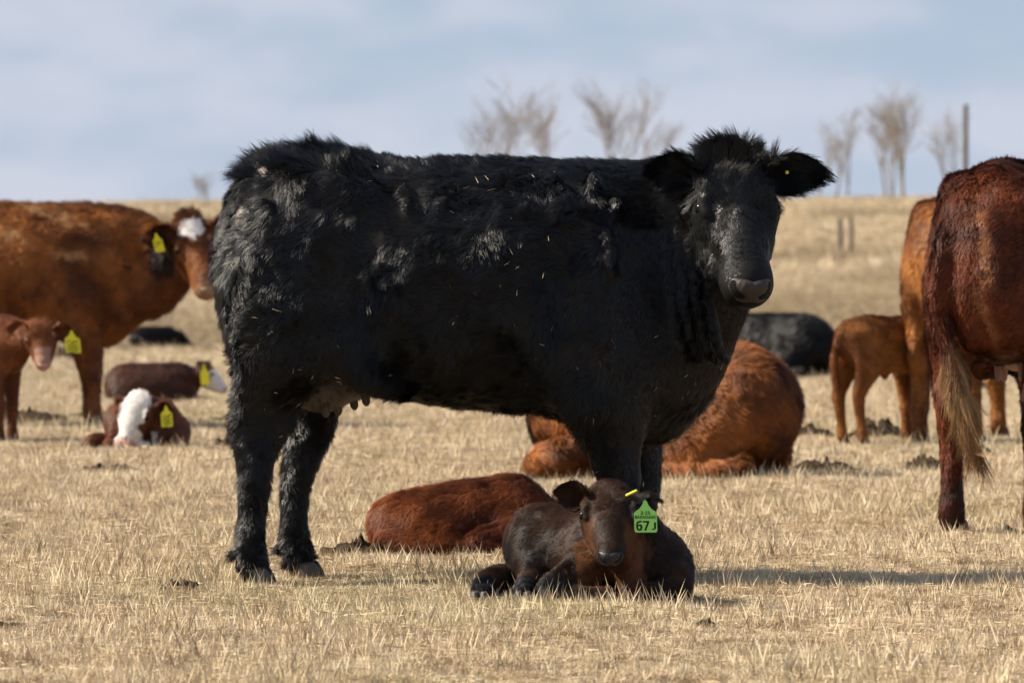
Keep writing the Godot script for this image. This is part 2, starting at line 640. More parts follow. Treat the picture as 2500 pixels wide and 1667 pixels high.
func black_style(p: Vector3, n: Vector3) -> void:
	var t := tone.get_noise_3d(p.x * 5.0, p.y * 5.0, p.z * 5.0)
	var brown := smoothstep(0.05, 0.5, t) * 0.7 + (0.25 if p.y < 0.6 else 0.0)
	h_color = Color(0.0052, 0.0052, 0.0057).lerp(Color(0.0135, 0.0095, 0.0075), clampf(brown, 0.0, 1.0))
	h_dense = 1.0
	h_width = 0.034
	var q := head_back * p
	if q.z > -0.05 and q.z < 0.6 and absf(q.x) < 0.165 and q.y > -0.235 + q.z * 0.1 and q.y < 0.12:
		var front := n.dot(head_now.basis.y)
		h_color = Color(0.0058, 0.0058, 0.0063)
		h_swirl = 0.8
		h_lift = 0.3
		h_len = 0.021
		h_width = 0.024
		if front > 0.15:
			if q.z < 0.21:
				h_flow = -head_now.basis.z + head_now.basis.x * (q.x * 7.0)
				h_len = lerpf(0.06, 0.024, smoothstep(0.02, 0.20, q.z))
				h_lift = lerpf(0.55, 0.35, smoothstep(0.05, 0.2, q.z))
				h_swirl = 1.0
				h_width = 0.03
				if q.z < 0.05:
					h_len = 0.075
					h_lift = 0.85
			else:
				h_flow = head_now.basis.z + head_now.basis.x * (q.x * 5.0)
				h_len = lerpf(0.028, 0.012, smoothstep(0.22, 0.40, q.z))
				h_lift = 0.34
		else:
			h_flow = head_now.basis.z * 0.3 - head_now.basis.y
			if q.z < 0.06:
				h_len = 0.05
				h_lift = 0.5
				h_flow = -head_now.basis.z + head_now.basis.y * 0.3
		var eye_gap := Vector2(q.y + 0.060, q.z - 0.182).length()
		if absf(q.x) > 0.07 and eye_gap < 0.05:
			h_len = 0.004 if eye_gap < 0.028 else 0.012
			h_flow = head_now.basis.z * (q.z - 0.182) + head_now.basis.y * (q.y + 0.06)
			h_lift = 0.2
		if q.z > 0.455 and q.y > -0.125:
			h_len = 0.0
		elif q.z > 0.40:
			h_len = 0.008
			h_width = 0.014
		if absf(q.x) < 0.125 or q.z > 0.15:
			return
	if absf(q.x) > 0.12 and absf(q.x) < 0.36 and q.z > -0.14 and q.z < 0.17 and q.y > -0.22 and q.y < 0.16 and p.z > 0.12:
		h_flow = head_now.basis.x * signf(q.x) + Vector3(0, -0.25, 0)
		h_len = 0.042
		h_lift = 0.55
		h_swirl = 0.35
		h_width = 0.026
		return
	h_swirl = 1.0
	h_flow = Vector3(-0.75, -0.65, 0)
	h_len = 0.043 * (1.0 + 0.45 * swirl.get_noise_3d(p.x * 20.0, p.y * 20.0, p.z * 20.0 + 9.0))
	h_lift = 0.36
	if p.y < 0.50 and n.y > -0.7:
		h_flow = Vector3(-0.12, -1.0, 0)
		h_len = 0.032 if p.x < 0 else 0.022
		h_lift = 0.4 if p.x < 0 else 0.28
		if p.y < 0.12 and p.x < 0:
			h_len = 0.036
			h_lift = 0.5
	elif p.x > 0.30:
		h_flow = Vector3(-0.25, -1.0, 0.0)
		h_len = 0.026
		h_lift = 0.22
		h_swirl = 0.4
	if n.y > 0.7 and p.y > 1.15:
		h_flow = Vector3(-1.0, 0.1, 0)
		h_len = 0.042
		h_lift = 0.5
		if p.x < -0.42:
			h_len = 0.075 * (1.0 + 0.5 * swirl.get_noise_3d(p.x * 25.0, p.y * 25.0, p.z * 25.0))
			h_lift = 0.7
	if p.x < -0.84 and p.y > 0.45:
		h_flow = Vector3(-0.3, -1.0, 0)
		h_len = 0.05
		h_lift = 0.42
	if p.y < 0.62 and n.y < -0.5:
		h_flow = Vector3(-0.9, -0.4, 0)
		h_len = 0.045
		h_lift = 0.5
	# short bare pale scars on the rump
	for s in [[Vector3(-0.768, 1.285, 0.19), 0.020], [Vector3(-0.655, 1.245, 0.23), 0.010], [Vector3(-0.838, 1.165, 0.16), 0.022], [Vector3(-0.85, 1.125, 0.16), 0.020], [Vector3(-0.795, 1.24, 0.2), 0.008]]:
		if Vector2(p.x - s[0].x, p.y - s[0].y).length() < s[1] * rng.randf_range(0.6, 1.25) and p.z > 0.0:
			h_color = Color(0.30, 0.25, 0.225)
			h_len = 0.012
			h_lift = 0.15

func build_black_cow() -> void:
	var root := thing("black_cow", "large shaggy black cow standing in side view over the dark calf", "cow", Vector3.ZERO)
	var f := Flesh.new()
	f.tube([[-0.785, 0.975, 0, 0.23, 0.07], [-0.765, 0.975, 0, 0.28, 0.15], [-0.72, 0.978, 0, 0.325, 0.215], [-0.63, 0.982, 0, 0.350, 0.265], [-0.5, 0.980, 0, 0.338, 0.29], [-0.35, 0.948, 0, 0.368, 0.315], [-0.15, 0.938, 0, 0.388, 0.335], [0.05, 0.932, 0, 0.394, 0.335], [0.2, 0.915, 0, 0.396, 0.305], [0.35, 0.88, 0, 0.405, 0.265], [0.44, 0.868, 0, 0.42, 0.225], [0.51, 0.86, 0.01, 0.37, 0.17], [0.56, 0.85, 0.02, 0.29, 0.10]], 0.05)
	# hip, spine and shoulder relief
	f.tube([[-0.79, 1.21, 0.10, 0.055, 0.055], [-0.62, 1.235, 0.17, 0.07, 0.07], [-0.50, 1.22, 0.20, 0.06, 0.06]], 0.09)
	f.tube([[-0.79, 1.21, -0.10, 0.055, 0.055], [-0.62, 1.235, -0.17, 0.07, 0.07], [-0.50, 1.22, -0.20, 0.06, 0.06]], 0.09)
	f.tube([[-0.835, 1.19, 0, 0.03, 0.035], [-0.76, 1.275, 0, 0.04, 0.05], [-0.66, 1.315, 0, 0.03, 0.05], [-0.4, 1.29, 0, 0.03, 0.05]], 0.06)
	# tail hanging close behind
	f.tube([[-0.80, 1.24, -0.01, 0.03, 0.03], [-0.845, 1.16, -0.02, 0.028, 0.028], [-0.865, 1.0, -0.03, 0.026, 0.026], [-0.868, 0.80, -0.04, 0.028, 0.03], [-0.85, 0.66, -0.05, 0.02, 0.02]], 0.05)
	for s in [1.0, -1.0]:
		var near: bool = s > 0
		# hind leg
		if near:
			f.tube([[-0.65, 1.08, 0.19, 0.18, 0.09], [-0.68, 0.92, 0.215, 0.19, 0.095], [-0.70, 0.77, 0.215, 0.172, 0.095], [-0.728, 0.68, 0.20, 0.136, 0.085], [-0.755, 0.615, 0.185, 0.104, 0.072], [-0.765, 0.53, 0.17, 0.092, 0.060], [-0.780, 0.47, 0.165, 0.078, 0.054], [-0.795, 0.39, 0.16, 0.058, 0.046], [-0.803, 0.29, 0.16, 0.047, 0.042], [-0.811, 0.18, 0.16, 0.043, 0.041], [-0.812, 0.11, 0.16, 0.048, 0.050], [-0.803, 0.06, 0.16, 0.044, 0.046]], 0.07)
			f.tube([[-0.815, 0.56, 0.165, 0.03, 0.03], [-0.828, 0.48, 0.165, 0.028, 0.028], [-0.815, 0.40, 0.163, 0.022, 0.022]], 0.05)  # hock point
		else:
			f.tube([[-0.62, 1.10, -0.19, 0.19, 0.09], [-0.62, 0.92, -0.215, 0.20, 0.095], [-0.60, 0.76, -0.215, 0.178, 0.095], [-0.612, 0.66, -0.20, 0.125, 0.085], [-0.63, 0.56, -0.185, 0.092, 0.072], [-0.642, 0.47, -0.17, 0.072, 0.060], [-0.664, 0.39, -0.165, 0.058, 0.05], [-0.684, 0.31, -0.165, 0.048, 0.044], [-0.692, 0.20, -0.165, 0.042, 0.040], [-0.690, 0.12, -0.165, 0.046, 0.048], [-0.672, 0.065, -0.165, 0.044, 0.045]], 0.07)
		for e in [-0.02, 0.022]:
			var dx := -0.862 if near else -0.738
			f.tube([[dx + 0.025, 0.115, (0.16 if near else -0.165) + e, 0.012, 0.012], [dx - 0.008, 0.095, (0.16 if near else -0.165) + e, 0.009, 0.009]], 0.01)
		# flank fold between thigh and belly
		f.tube([[-0.56, 0.86, 0.25 * s, 0.05, 0.04], [-0.50, 0.74, 0.25 * s, 0.055, 0.045], [-0.43, 0.655, 0.21 * s, 0.055, 0.045], [-0.36, 0.625, 0.18 * s, 0.04, 0.04]], 0.08)
		# fore leg
		var sh := 0.0 if near else 0.075
		f.tube([[0.24 + sh, 1.12, 0.17 * s, 0.15, 0.09], [0.26 + sh, 0.85, 0.215 * s, 0.165, 0.09], [0.275 + sh, 0.64, 0.205 * s, 0.148, 0.09], [0.298 + sh, 0.53, 0.18 * s, 0.118, 0.082], [0.312 + sh, 0.45, 0.16 * s, 0.091, 0.072], [0.322 + sh, 0.39, 0.15 * s, 0.078, 0.064], [0.333 + sh, 0.33, 0.14 * s, 0.066, 0.058], [0.338 + sh, 0.27, 0.135 * s, 0.054, 0.052], [0.338 + sh, 0.19, 0.13 * s, 0.040, 0.040], [0.338 + sh, 0.11, 0.13 * s, 0.046, 0.046], [0.348 + sh, 0.06, 0.13 * s, 0.044, 0.045]], 0.07)
	# neck, dewlap and its hanging folds
	f.tube([[0.30, 1.02, 0.0, 0.265, 0.20], [0.44, 1.03, 0.02, 0.262, 0.18], [0.55, 1.04, 0.07, 0.245, 0.155], [0.63, 1.08, 0.14, 0.20, 0.13], [0.675, 1.12, 0.19, 0.16, 0.11]], 0.07)
	f.tube([[0.42, 0.60, 0.0, 0.14, 0.10], [0.55, 0.72, 0.02, 0.12, 0.075], [0.63, 0.88, 0.08, 0.09, 0.05]], 0.07)
	for k in 6:
		var x := 0.405 + k * 0.036
		var z := 0.192 + k * 0.006
		f.tube([[x, 1.17 - k * 0.012, z - 0.004, 0.010, 0.014], [x + 0.004, 1.0, z + 0.014, 0.013, 0.020], [x + 0.022 + k * 0.006, 0.82 - k * 0.012, z + 0.006, 0.013, 0.020], [x + 0.05 + k * 0.006, 0.70, z - 0.045, 0.009, 0.014]], 0.014)
	# ripples of thick winter hair along the ribs
	var r2 := RandomNumberGenerator.new()
	r2.seed = 91
	for k in 70:
		var x := r2.randf_range(-0.78, 0.36)
		var y := r2.randf_range(0.66, 1.24)
		var zz := sqrt(maxf(1.0 - pow((y - 0.94) / 0.40, 2.0), 0.05)) * (0.325 if x > -0.45 else 0.30) - 0.012
		var a := r2.randf_range(-2.1, -1.0)
		var l := r2.randf_range(0.02, 0.045)
		f.tube([[x - cos(a) * l, y - sin(a) * l, zz - 0.006, 0.010, 0.010], [x, y, zz, 0.014, 0.014], [x + cos(a) * l, y + sin(a) * l, zz - 0.006, 0.010, 0.010]], 0.025, Vector3(0, 0, 1), Transform3D.IDENTITY, 1)
	var h := head_frame(Vector3(0.688, 1.340, 0.20), Vector3(0.105, -0.78, 0.61), Vector3(0.17, 0.62, 0.76), 1.0)
	use_head(h)
	head_flesh(f, h)
	var body := f.skin(0.011)
	part("body", commit(body, paint(body, black_style)), M.black_skin, root)
	var e1 := ear_shape(h * Vector3(0.10, -0.055, 0.045), Vector3(0.97, 0.16, 0.05), Vector3(-0.1, -0.25, 1.0), 0.205, 0.062)
	var e2 := ear_shape(h * Vector3(-0.10, -0.055, 0.05), Vector3(-0.97, 0.22, -0.02), Vector3(-0.2, -0.25, 1.0), 0.175, 0.060)
	for e in [e1, e2]:
		part("ear", commit(e, paint(e, black_style)), M.black_skin, root)
	var nose := nose_shape(h)
	part("nose", commit(nose), M.nose_brown, root)
	for s in [-1.0, 1.0]:
		part("eye", commit(ball(h * Vector3(s * 0.116, -0.056, 0.182), 0.022)), M.eye, root)
	for a in [Vector3(-0.795, 0, 0.16), Vector3(-0.655, 0, -0.165), Vector3(0.36, 0, 0.13), Vector3(0.435, 0, -0.13)]:
		part("hoof", commit(hoof_shape(a + Vector3(0, ground(a.x, a.z) - 0.004, 0), Vector3(1, 0, 0.15), 0.062)), M.hoof, root)
	# udder
	var u := Flesh.new()
	u.tube([[-0.66, 0.66, 0.02, 0.10, 0.11], [-0.60, 0.625, 0.04, 0.085, 0.12], [-0.50, 0.64, 0.04, 0.07, 0.11]], 0.05)
	u.tube([[-0.615, 0.60, 0.09, 0.05, 0.06], [-0.575, 0.585, 0.10, 0.04, 0.05]], 0.05)
	var us := u.skin(0.01)
	var udder := part("udder", commit(us), M.udder, root)
	for tpos in [Vector3(-0.585, 0.565, 0.12), Vector3(-0.548, 0.57, 0.09), Vector3(-0.46, 0.60, 0.10), Vector3(-0.50, 0.585, 0.0)]:
		part("teat", commit(pipe([tpos + Vector3(0, 0.03, 0), tpos, tpos + Vector3(0.006, -0.036, 0), tpos + Vector3(0.007, -0.046, 0)], [0.019, 0.016, 0.013, 0.005], 10)), M.udder, udder)
	coat(root, [body, e1, e2], 11500.0, black_style, M.black_hair)
	coat(root, [us], 3500.0, udder_style, M.black_hair)
	straw_flecks(root, body, 420)
	part("ear_stud", commit(ball(h * Vector3(0.165, -0.02, 0.055), 0.006)), M.tag_yellow, root)

# bits of straw caught in the winter coat
func straw_flecks(root: Node3D, g: Dictionary, count: int) -> void:
	var r := RandomNumberGenerator.new()
	r.seed = 5
	var s := blank()
	blade(s, Vector3(0, -0.5, 0), Vector3(0, 1, 0.0), 1.0, 0.045, 0.35, r)
	var buf := PackedFloat32Array()
	for k in count:
		var i := r.randi() % int(g.v.size())
		var p: Vector3 = g.v[i]
		var n: Vector3 = g.n[i]
		var q := head_back * p
		if q.z > 0.0 and q.length() < 0.6 or p.y < 0.2:
			continue
		p += n * r.randf_range(0.012, 0.024)
		var y := (n.cross(Vector3(r.randfn(), r.randfn(), r.randfn())).normalized() + n * r.randf_range(-0.2, 0.3)).normalized()
		var x := y.cross(n).normalized()
		var z := x.cross(y)
		var l := r.randf_range(0.006, 0.024) if k % 9 else r.randf_range(0.025, 0.038)
		x *= 0.026
		z *= l
		y *= l
		var c := Color(0.5, 0.36, 0.17).lerp(Color(0.72, 0.6, 0.40), r.randf())
		buf.append_array(PackedFloat32Array([x.x, y.x, z.x, p.x, x.y, y.y, z.y, p.y, x.z, y.z, z.z, p.z, c.r, c.g, c.b, 1.0]))
	var mm := MultiMesh.new()
	mm.transform_format = MultiMesh.TRANSFORM_3D
	mm.use_colors = true
	mm.mesh = commit(s)
	mm.instance_count = buf.size() / 16
	mm.buffer = buf
	var o := MultiMeshInstance3D.new()
	o.name = "straw_flecks"
	o.multimesh = mm
	o.material_override = M.straw
	o.set_meta("kind", "stuff")
	root.add_child(o, true)

func udder_style(p: Vector3, _n: Vector3) -> void:
	h_color = Color(0.02, 0.014, 0.011)
	h_dense = 1.0 if p.y > 0.60 else 0.35
	h_len = 0.03
	h_lift = 0.2
	h_swirl = 0.8
	h_width = 0.026
	h_flow = Vector3(0.3, -1.0, 0.1)

# ------------------------------------------------------------------ the other cattle
var st_light := Color(0.2, 0.06, 0.02)      # the two hair colours of the animal being furred
var st_dark := Color(0.12, 0.035, 0.014)
var st_len := 0.03
var st_width := 0.05
var st_basis := Basis.IDENTITY              # turns the body's own axes into the thing's
var st_mark: Callable = no_mark                 # markings: (place in the head frame, place, normal)
var st_head_reach := 0.5
var st_leg := 0.4                           # below this height hair runs down the legs

func no_mark(_q: Vector3, _p: Vector3, _n: Vector3) -> void:
	pass

func herd_style(p: Vector3, n: Vector3) -> void:
	var t := tone.get_noise_3d(p.x * 4.0, p.y * 4.0, p.z * 4.0) * 1.3 + tone.get_noise_3d(p.x * 14.0, p.y * 14.0, p.z * 14.0) * 0.6
	h_color = st_light.lerp(st_dark, clampf(0.5 + t, 0.0, 1.0))
	h_dense = 1.0
	h_width = st_width
	h_swirl = 0.6
	h_len = st_len
	h_lift = 0.32
	var q := head_back * p
	if q.z > -0.06 and q.z < 0.6 and absf(q.x) < 0.19 and q.y > -0.27 and q.y < 0.15:
		var front := n.dot(head_now.basis.y.normalized())
		h_len = st_len * 0.45
		h_lift = 0.25
		h_swirl = 0.4
		h_width = st_width * 0.7
		if front > 0.2 and q.z < 0.20:
			h_flow = -head_now.basis.z + head_now.basis.x * (q.x * 6.0)
			h_len = st_len * (0.9 if q.z < 0.12 else 0.6)
			h_lift = 0.45
			h_swirl = 0.8
		elif front > 0.2:
			h_flow = head_now.basis.z + head_now.basis.x * (q.x * 4.0)
		else:
			h_flow = head_now.basis.z * 0.4 - head_now.basis.y
		var gap := Vector2(q.y + 0.056, q.z - 0.185).length()
		if absf(q.x) > 0.075 and gap < 0.05:
			h_len = st_len * (0.12 if gap < 0.03 else 0.3)
		if q.z > st_head_reach - 0.05:
			h_len = st_len * 0.16
	else:
		h_flow = st_basis * Vector3(-0.75, -0.65, 0)
		if p.y < st_leg:
			h_flow = st_basis * Vector3(-0.15, -1.0, 0)
			h_len = st_len * 0.7
		elif n.y > 0.75:
			h_flow = st_basis * Vector3(-1.0, 0.1, 0)
			h_lift = 0.5
	st_mark.call(q, p, n)

func finish(root: Node3D, f: Flesh, cell: float, density: float, ears: Array, black := false) -> void:
	var body := f.skin(cell)
	var skin: Material = M.black_skin if black else M.red_skin
	part("body", commit(body, paint(body, herd_style)), skin, root)
	var shapes := [body]
	for e in ears:
		part("ear", commit(e, paint(e, herd_style)), skin, root)
		shapes.append(e)
	coat(root, shapes, density, herd_style, M.calf_hair if black else M.red_hair)

func face_parts(root: Node3D, h: Transform3D, calf: bool, nose: Material, cell: float) -> void:
	part("nose", commit(nose_shape(h, calf, cell)), nose, root)
	var size := h.basis.x.length()
	for s in [-1.0, 1.0]:
		var at := Vector3(s * 0.134, -0.056, 0.185) if calf else Vector3(s * 0.110, -0.056, 0.182)
		part("eye", commit(ball(h * at, 0.026 * size)), M.eye, root)

func hooves(root: Node3D, spots: Array, forward: Vector3, size: float) -> void:
	for p in spots:
		part("hoof", commit(hoof_shape(p, forward, size)), M.hoof, root)

# yellow ear tag with a few pen strokes on it
func yellow_tag(root: Node3D, top: Vector3, right: Vector3, up: Vector3, width: float, height: float, strokes: int) -> void:
	var tag := part("ear_tag", commit(tag_shape(top, right, up, width, height)), M.tag_yellow, root)
	var r := RandomNumberGenerator.new()
	r.seed = int(width * 1e5) + strokes
	var face := right.cross(up).normalized()
	if strokes:
		var line := []
		var radii := []
		for k in strokes + 3:
			var row := k / 6
			var x := -0.36 + 0.72 * ((k % 6) / 5.0)
			line.append(top + right * ((x + r.randf_range(-0.04, 0.04)) * width) + up * ((-0.50 - row * 0.17 + (0.06 if k % 2 else -0.06) * r.randf_range(0.6, 1.2)) * height) + face * 0.0015)
			radii.append(0.0019)
		part("lettering", commit(pipe(line, radii, 4)), M.ink, tag)

func standing_flesh(f: Flesh) -> void:
	f.tube([[-0.845, 0.985, 0, 0.24, 0.07], [-0.82, 0.985, 0, 0.30, 0.15], [-0.77, 0.985, 0, 0.345, 0.215], [-0.65, 0.992, 0, 0.362, 0.26], [-0.5, 0.985, 0, 0.35, 0.28], [-0.35, 0.955, 0, 0.37, 0.30], [-0.15, 0.94, 0, 0.38, 0.32], [0.05, 0.935, 0, 0.385, 0.32], [0.2, 0.92, 0, 0.395, 0.29], [0.35, 0.892, 0, 0.41, 0.25], [0.44, 0.868, 0, 0.40, 0.20], [0.51, 0.86, 0, 0.34, 0.15], [0.55, 0.85, 0, 0.26, 0.09]], 0.05)
	f.tube([[-0.87, 1.20, 0, 0.035, 0.035], [-0.76, 1.28, 0, 0.045, 0.05], [-0.66, 1.315, 0, 0.03, 0.05], [-0.2, 1.30, 0, 0.03, 0.05], [0.3, 1.29, 0, 0.03, 0.06]], 0.06)
	for s in [1.0, -1.0]:
		f.tube([[-0.84, 1.20, 0.11 * s, 0.055, 0.055], [-0.62, 1.25, 0.20 * s, 0.07, 0.07], [-0.50, 1.22, 0.22 * s, 0.06, 0.06]], 0.08)
		f.tube([[-0.66, 1.10, 0.17 * s, 0.17, 0.08], [-0.70, 0.92, 0.19 * s, 0.18, 0.085], [-0.72, 0.78, 0.19 * s, 0.16, 0.085], [-0.745, 0.68, 0.185 * s, 0.12, 0.075], [-0.77, 0.60, 0.175 * s, 0.09, 0.062], [-0.785, 0.53, 0.17 * s, 0.076, 0.055], [-0.795, 0.46, 0.165 * s, 0.064, 0.05], [-0.80, 0.38, 0.16 * s, 0.05, 0.044], [-0.80, 0.28, 0.16 * s, 0.041, 0.040], [-0.80, 0.18, 0.16 * s, 0.039, 0.039], [-0.80, 0.11, 0.16 * s, 0.046, 0.046], [-0.79, 0.06, 0.16 * s, 0.042, 0.044]], 0.06)
		f.tube([[-0.845, 0.56, 0.165 * s, 0.028, 0.028], [-0.86, 0.49, 0.165 * s, 0.026, 0.026], [-0.83, 0.41, 0.163 * s, 0.02, 0.02]], 0.05)
		f.tube([[-0.56, 0.84, 0.23 * s, 0.05, 0.04], [-0.49, 0.72, 0.23 * s, 0.05, 0.04], [-0.36, 0.62, 0.18 * s, 0.05, 0.05]], 0.08)
		f.tube([[0.24, 1.10, 0.16 * s, 0.14, 0.08], [0.26, 0.85, 0.20 * s, 0.15, 0.085], [0.28, 0.64, 0.19 * s, 0.13, 0.085], [0.30, 0.53, 0.175 * s, 0.10, 0.075], [0.315, 0.45, 0.16 * s, 0.08, 0.065], [0.325, 0.38, 0.15 * s, 0.064, 0.056], [0.335, 0.31, 0.14 * s, 0.056, 0.052], [0.34, 0.25, 0.135 * s, 0.046, 0.044], [0.34, 0.18, 0.13 * s, 0.038, 0.038], [0.34, 0.11, 0.13 * s, 0.044, 0.044], [0.35, 0.06, 0.13 * s, 0.042, 0.044]], 0.06)

func calf_standing_flesh(f: Flesh) -> void:
	f.tube([[-0.335, 0.53, 0, 0.10, 0.045], [-0.30, 0.545, 0, 0.135, 0.09], [-0.2, 0.55, 0, 0.15, 0.115], [0.0, 0.54, 0, 0.15, 0.12], [0.15, 0.535, 0, 0.16, 0.105], [0.23, 0.53, 0, 0.145, 0.085], [0.27, 0.54, 0, 0.11, 0.05]], 0.03)
	for s in [1.0, -1.0]:
		f.tube([[-0.24, 0.58, 0.07 * s, 0.11, 0.05], [-0.26, 0.44, 0.085 * s, 0.095, 0.052], [-0.295, 0.35, 0.08 * s, 0.058, 0.04], [-0.325, 0.27, 0.075 * s, 0.04, 0.032], [-0.315, 0.18, 0.075 * s, 0.028, 0.026], [-0.305, 0.11, 0.075 * s, 0.025, 0.025], [-0.30, 0.06, 0.075 * s, 0.029, 0.029], [-0.29, 0.035, 0.075 * s, 0.027, 0.027]], 0.03)
		f.tube([[0.16, 0.54, 0.07 * s, 0.085, 0.045], [0.175, 0.38, 0.075 * s, 0.06, 0.042], [0.185, 0.27, 0.07 * s, 0.039, 0.034], [0.19, 0.2, 0.065 * s, 0.036, 0.033], [0.19, 0.13, 0.065 * s, 0.025, 0.024], [0.19, 0.06, 0.065 * s, 0.029, 0.029], [0.20, 0.035, 0.065 * s, 0.027, 0.027]], 0.03)

# a lying animal in its own axes, head end along +x; a cow at size 1
func lying_flesh(f: Flesh, t: Transform3D) -> void:
	f.tube([[-0.66, 0.28, 0, 0.22, 0.10], [-0.60, 0.33, 0, 0.29, 0.23], [-0.45, 0.37, 0, 0.355, 0.34], [-0.15, 0.37, 0, 0.36, 0.37], [0.15, 0.37, 0, 0.36, 0.36], [0.38, 0.39, 0, 0.36, 0.28], [0.52, 0.42, 0, 0.30, 0.18], [0.58, 0.44, 0, 0.22, 0.10]], 0.06, Vector3(0, 0, 1), t)
	for s in [1.0, -1.0]:
		f.tube([[-0.52, 0.50, 0.20 * s, 0.17, 0.10], [-0.44, 0.32, 0.31 * s, 0.21, 0.12], [-0.28, 0.18, 0.37 * s, 0.15, 0.11], [-0.12, 0.11, 0.40 * s, 0.09, 0.08]], 0.08, Vector3(0, 0, 1), t)
		f.tube([[-0.58, 0.09, 0.38 * s, 0.06, 0.06], [-0.38, 0.07, 0.44 * s, 0.055, 0.055], [-0.15, 0.055, 0.46 * s, 0.045, 0.045], [0.02, 0.05, 0.45 * s, 0.045, 0.045]], 0.05, Vector3(0, 1, 0), t)
		f.tube([[0.36, 0.55, 0.18 * s, 0.16, 0.09], [0.36, 0.30, 0.25 * s, 0.15, 0.10], [0.50, 0.14, 0.27 * s, 0.09, 0.08], [0.66, 0.08, 0.25 * s, 0.07, 0.065], [0.52, 0.05, 0.22 * s, 0.05, 0.05], [0.34, 0.05, 0.20 * s, 0.045, 0.045]], 0.06, Vector3(0, 0, 1), t)

func set_coat(light: Color, dark: Color, length: float, width: float, basis := Basis.IDENTITY, leg := 0.4, mark: Callable = no_mark) -> void:
	st_light = light
	st_dark = dark
	st_len = length
	st_width = width
	st_basis = basis
	st_leg = leg
	st_mark = mark

# calf lying with its chest towards the camera, rump behind to the left; returns nothing, draws into f
func calf_facing_flesh(f: Flesh, t: Transform3D) -> void:
	var b := t * Transform3D(Basis(Vector3.UP, deg_to_rad(-60.0)), Vector3(-0.05, 0, -0.28))
	f.tube([[-0.30, 0.125, 0, 0.09, 0.05], [-0.26, 0.14, 0, 0.118, 0.105], [-0.16, 0.142, 0, 0.128, 0.145], [0.0, 0.14, 0, 0.128, 0.15], [0.14, 0.142, 0, 0.13, 0.14], [0.22, 0.15, 0, 0.115, 0.11], [0.26, 0.15, 0, 0.085, 0.06]], 0.03, Vector3(0, 0, 1), b)
	f.tube([[-0.22, 0.17, 0.06, 0.09, 0.06], [-0.13, 0.13, 0.115, 0.095, 0.055], [-0.02, 0.085, 0.15, 0.06, 0.05]], 0.04, Vector3(0, 0, 1), b)
	f.tube([[-0.22, 0.17, -0.06, 0.09, 0.06], [-0.13, 0.13, -0.115, 0.095, 0.055], [-0.02, 0.085, -0.15, 0.06, 0.05]], 0.04, Vector3(0, 0, 1), b)
	# hind feet laid forward beside the belly
	f.tube([[-0.30, 0.05, -0.33, 0.04, 0.04], [-0.33, 0.05, -0.15, 0.037, 0.037], [-0.348, 0.042, -0.03, 0.031, 0.031], [-0.355, 0.036, 0.03, 0.03, 0.03]], 0.025, Vector3(0, 1, 0), t)
	f.tube([[-0.20, 0.05, -0.25, 0.04, 0.04], [-0.22, 0.043, -0.08, 0.033, 0.033], [-0.228, 0.036, 0.02, 0.03, 0.03]], 0.025, Vector3(0, 1, 0), t)
	# fore legs folded under the chest
	f.tube([[-0.02, 0.13, -0.06, 0.085, 0.07], [-0.06, 0.09, 0.06, 0.068, 0.06], [-0.12, 0.06, 0.12, 0.046, 0.046], [-0.145, 0.048, 0.13, 0.043, 0.043]], 0.03, Vector3(0, 1, 0), t)
	f.tube([[-0.14, 0.04, 0.13, 0.04, 0.04], [-0.06, 0.032, 0.16, 0.03, 0.03], [0.01, 0.03, 0.15, 0.03, 0.03]], 0.02, Vector3(0, 1, 0), t)
	f.tube([[0.17, 0.14, -0.06, 0.085, 0.07], [0.20, 0.10, 0.03, 0.07, 0.06], [0.215, 0.055, 0.11, 0.046, 0.046]], 0.03, Vector3(0, 1, 0), t)
	f.tube([[0.21, 0.045, 0.11, 0.042, 0.042], [0.15, 0.034, 0.15, 0.031, 0.031], [0.09, 0.03, 0.13, 0.03, 0.03]], 0.02, Vector3(0, 1, 0), t)
	f.tube([[0.09, 0.18, 0.0, 0.10, 0.09], [0.085, 0.11, 0.06, 0.075, 0.055], [0.085, 0.06, 0.08, 0.05, 0.04]], 0.05, Vector3(1, 0, 0), t)

func dark_calf_mark(q: Vector3, p: Vector3, n: Vector3) -> void:
	var wob := tone.get_noise_3d(p.x * 30.0, p.y * 30.0, p.z * 30.0)
	var brown := 0.0
	if q.z > 0.12 and q.z < 0.5 and q.y < -0.02 and q.y > -0.34 and absf(q.x) < 0.17:
		brown = smoothstep(0.055, 0.10, absf(q.x) + wob * 0.03) * smoothstep(0.19, 0.27, q.z + wob * 0.03) * smoothstep(0.44, 0.38, q.z)
		if q.y < -0.17:
			brown = maxf(brown, 0.7)
	elif p.z > 0.0 and p.y < 0.24:
		brown = smoothstep(0.085, 0.03, absf(p.x - 0.075) + wob * 0.05) * 0.75     # brown streak down the brisket
	h_color = h_color.lerp(Color(0.10, 0.040, 0.016), clampf(brown + wob * 0.35 * brown, 0.0, 1.0))
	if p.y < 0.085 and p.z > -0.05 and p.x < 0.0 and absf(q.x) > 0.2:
		h_color = Color(0.010, 0.010, 0.013)

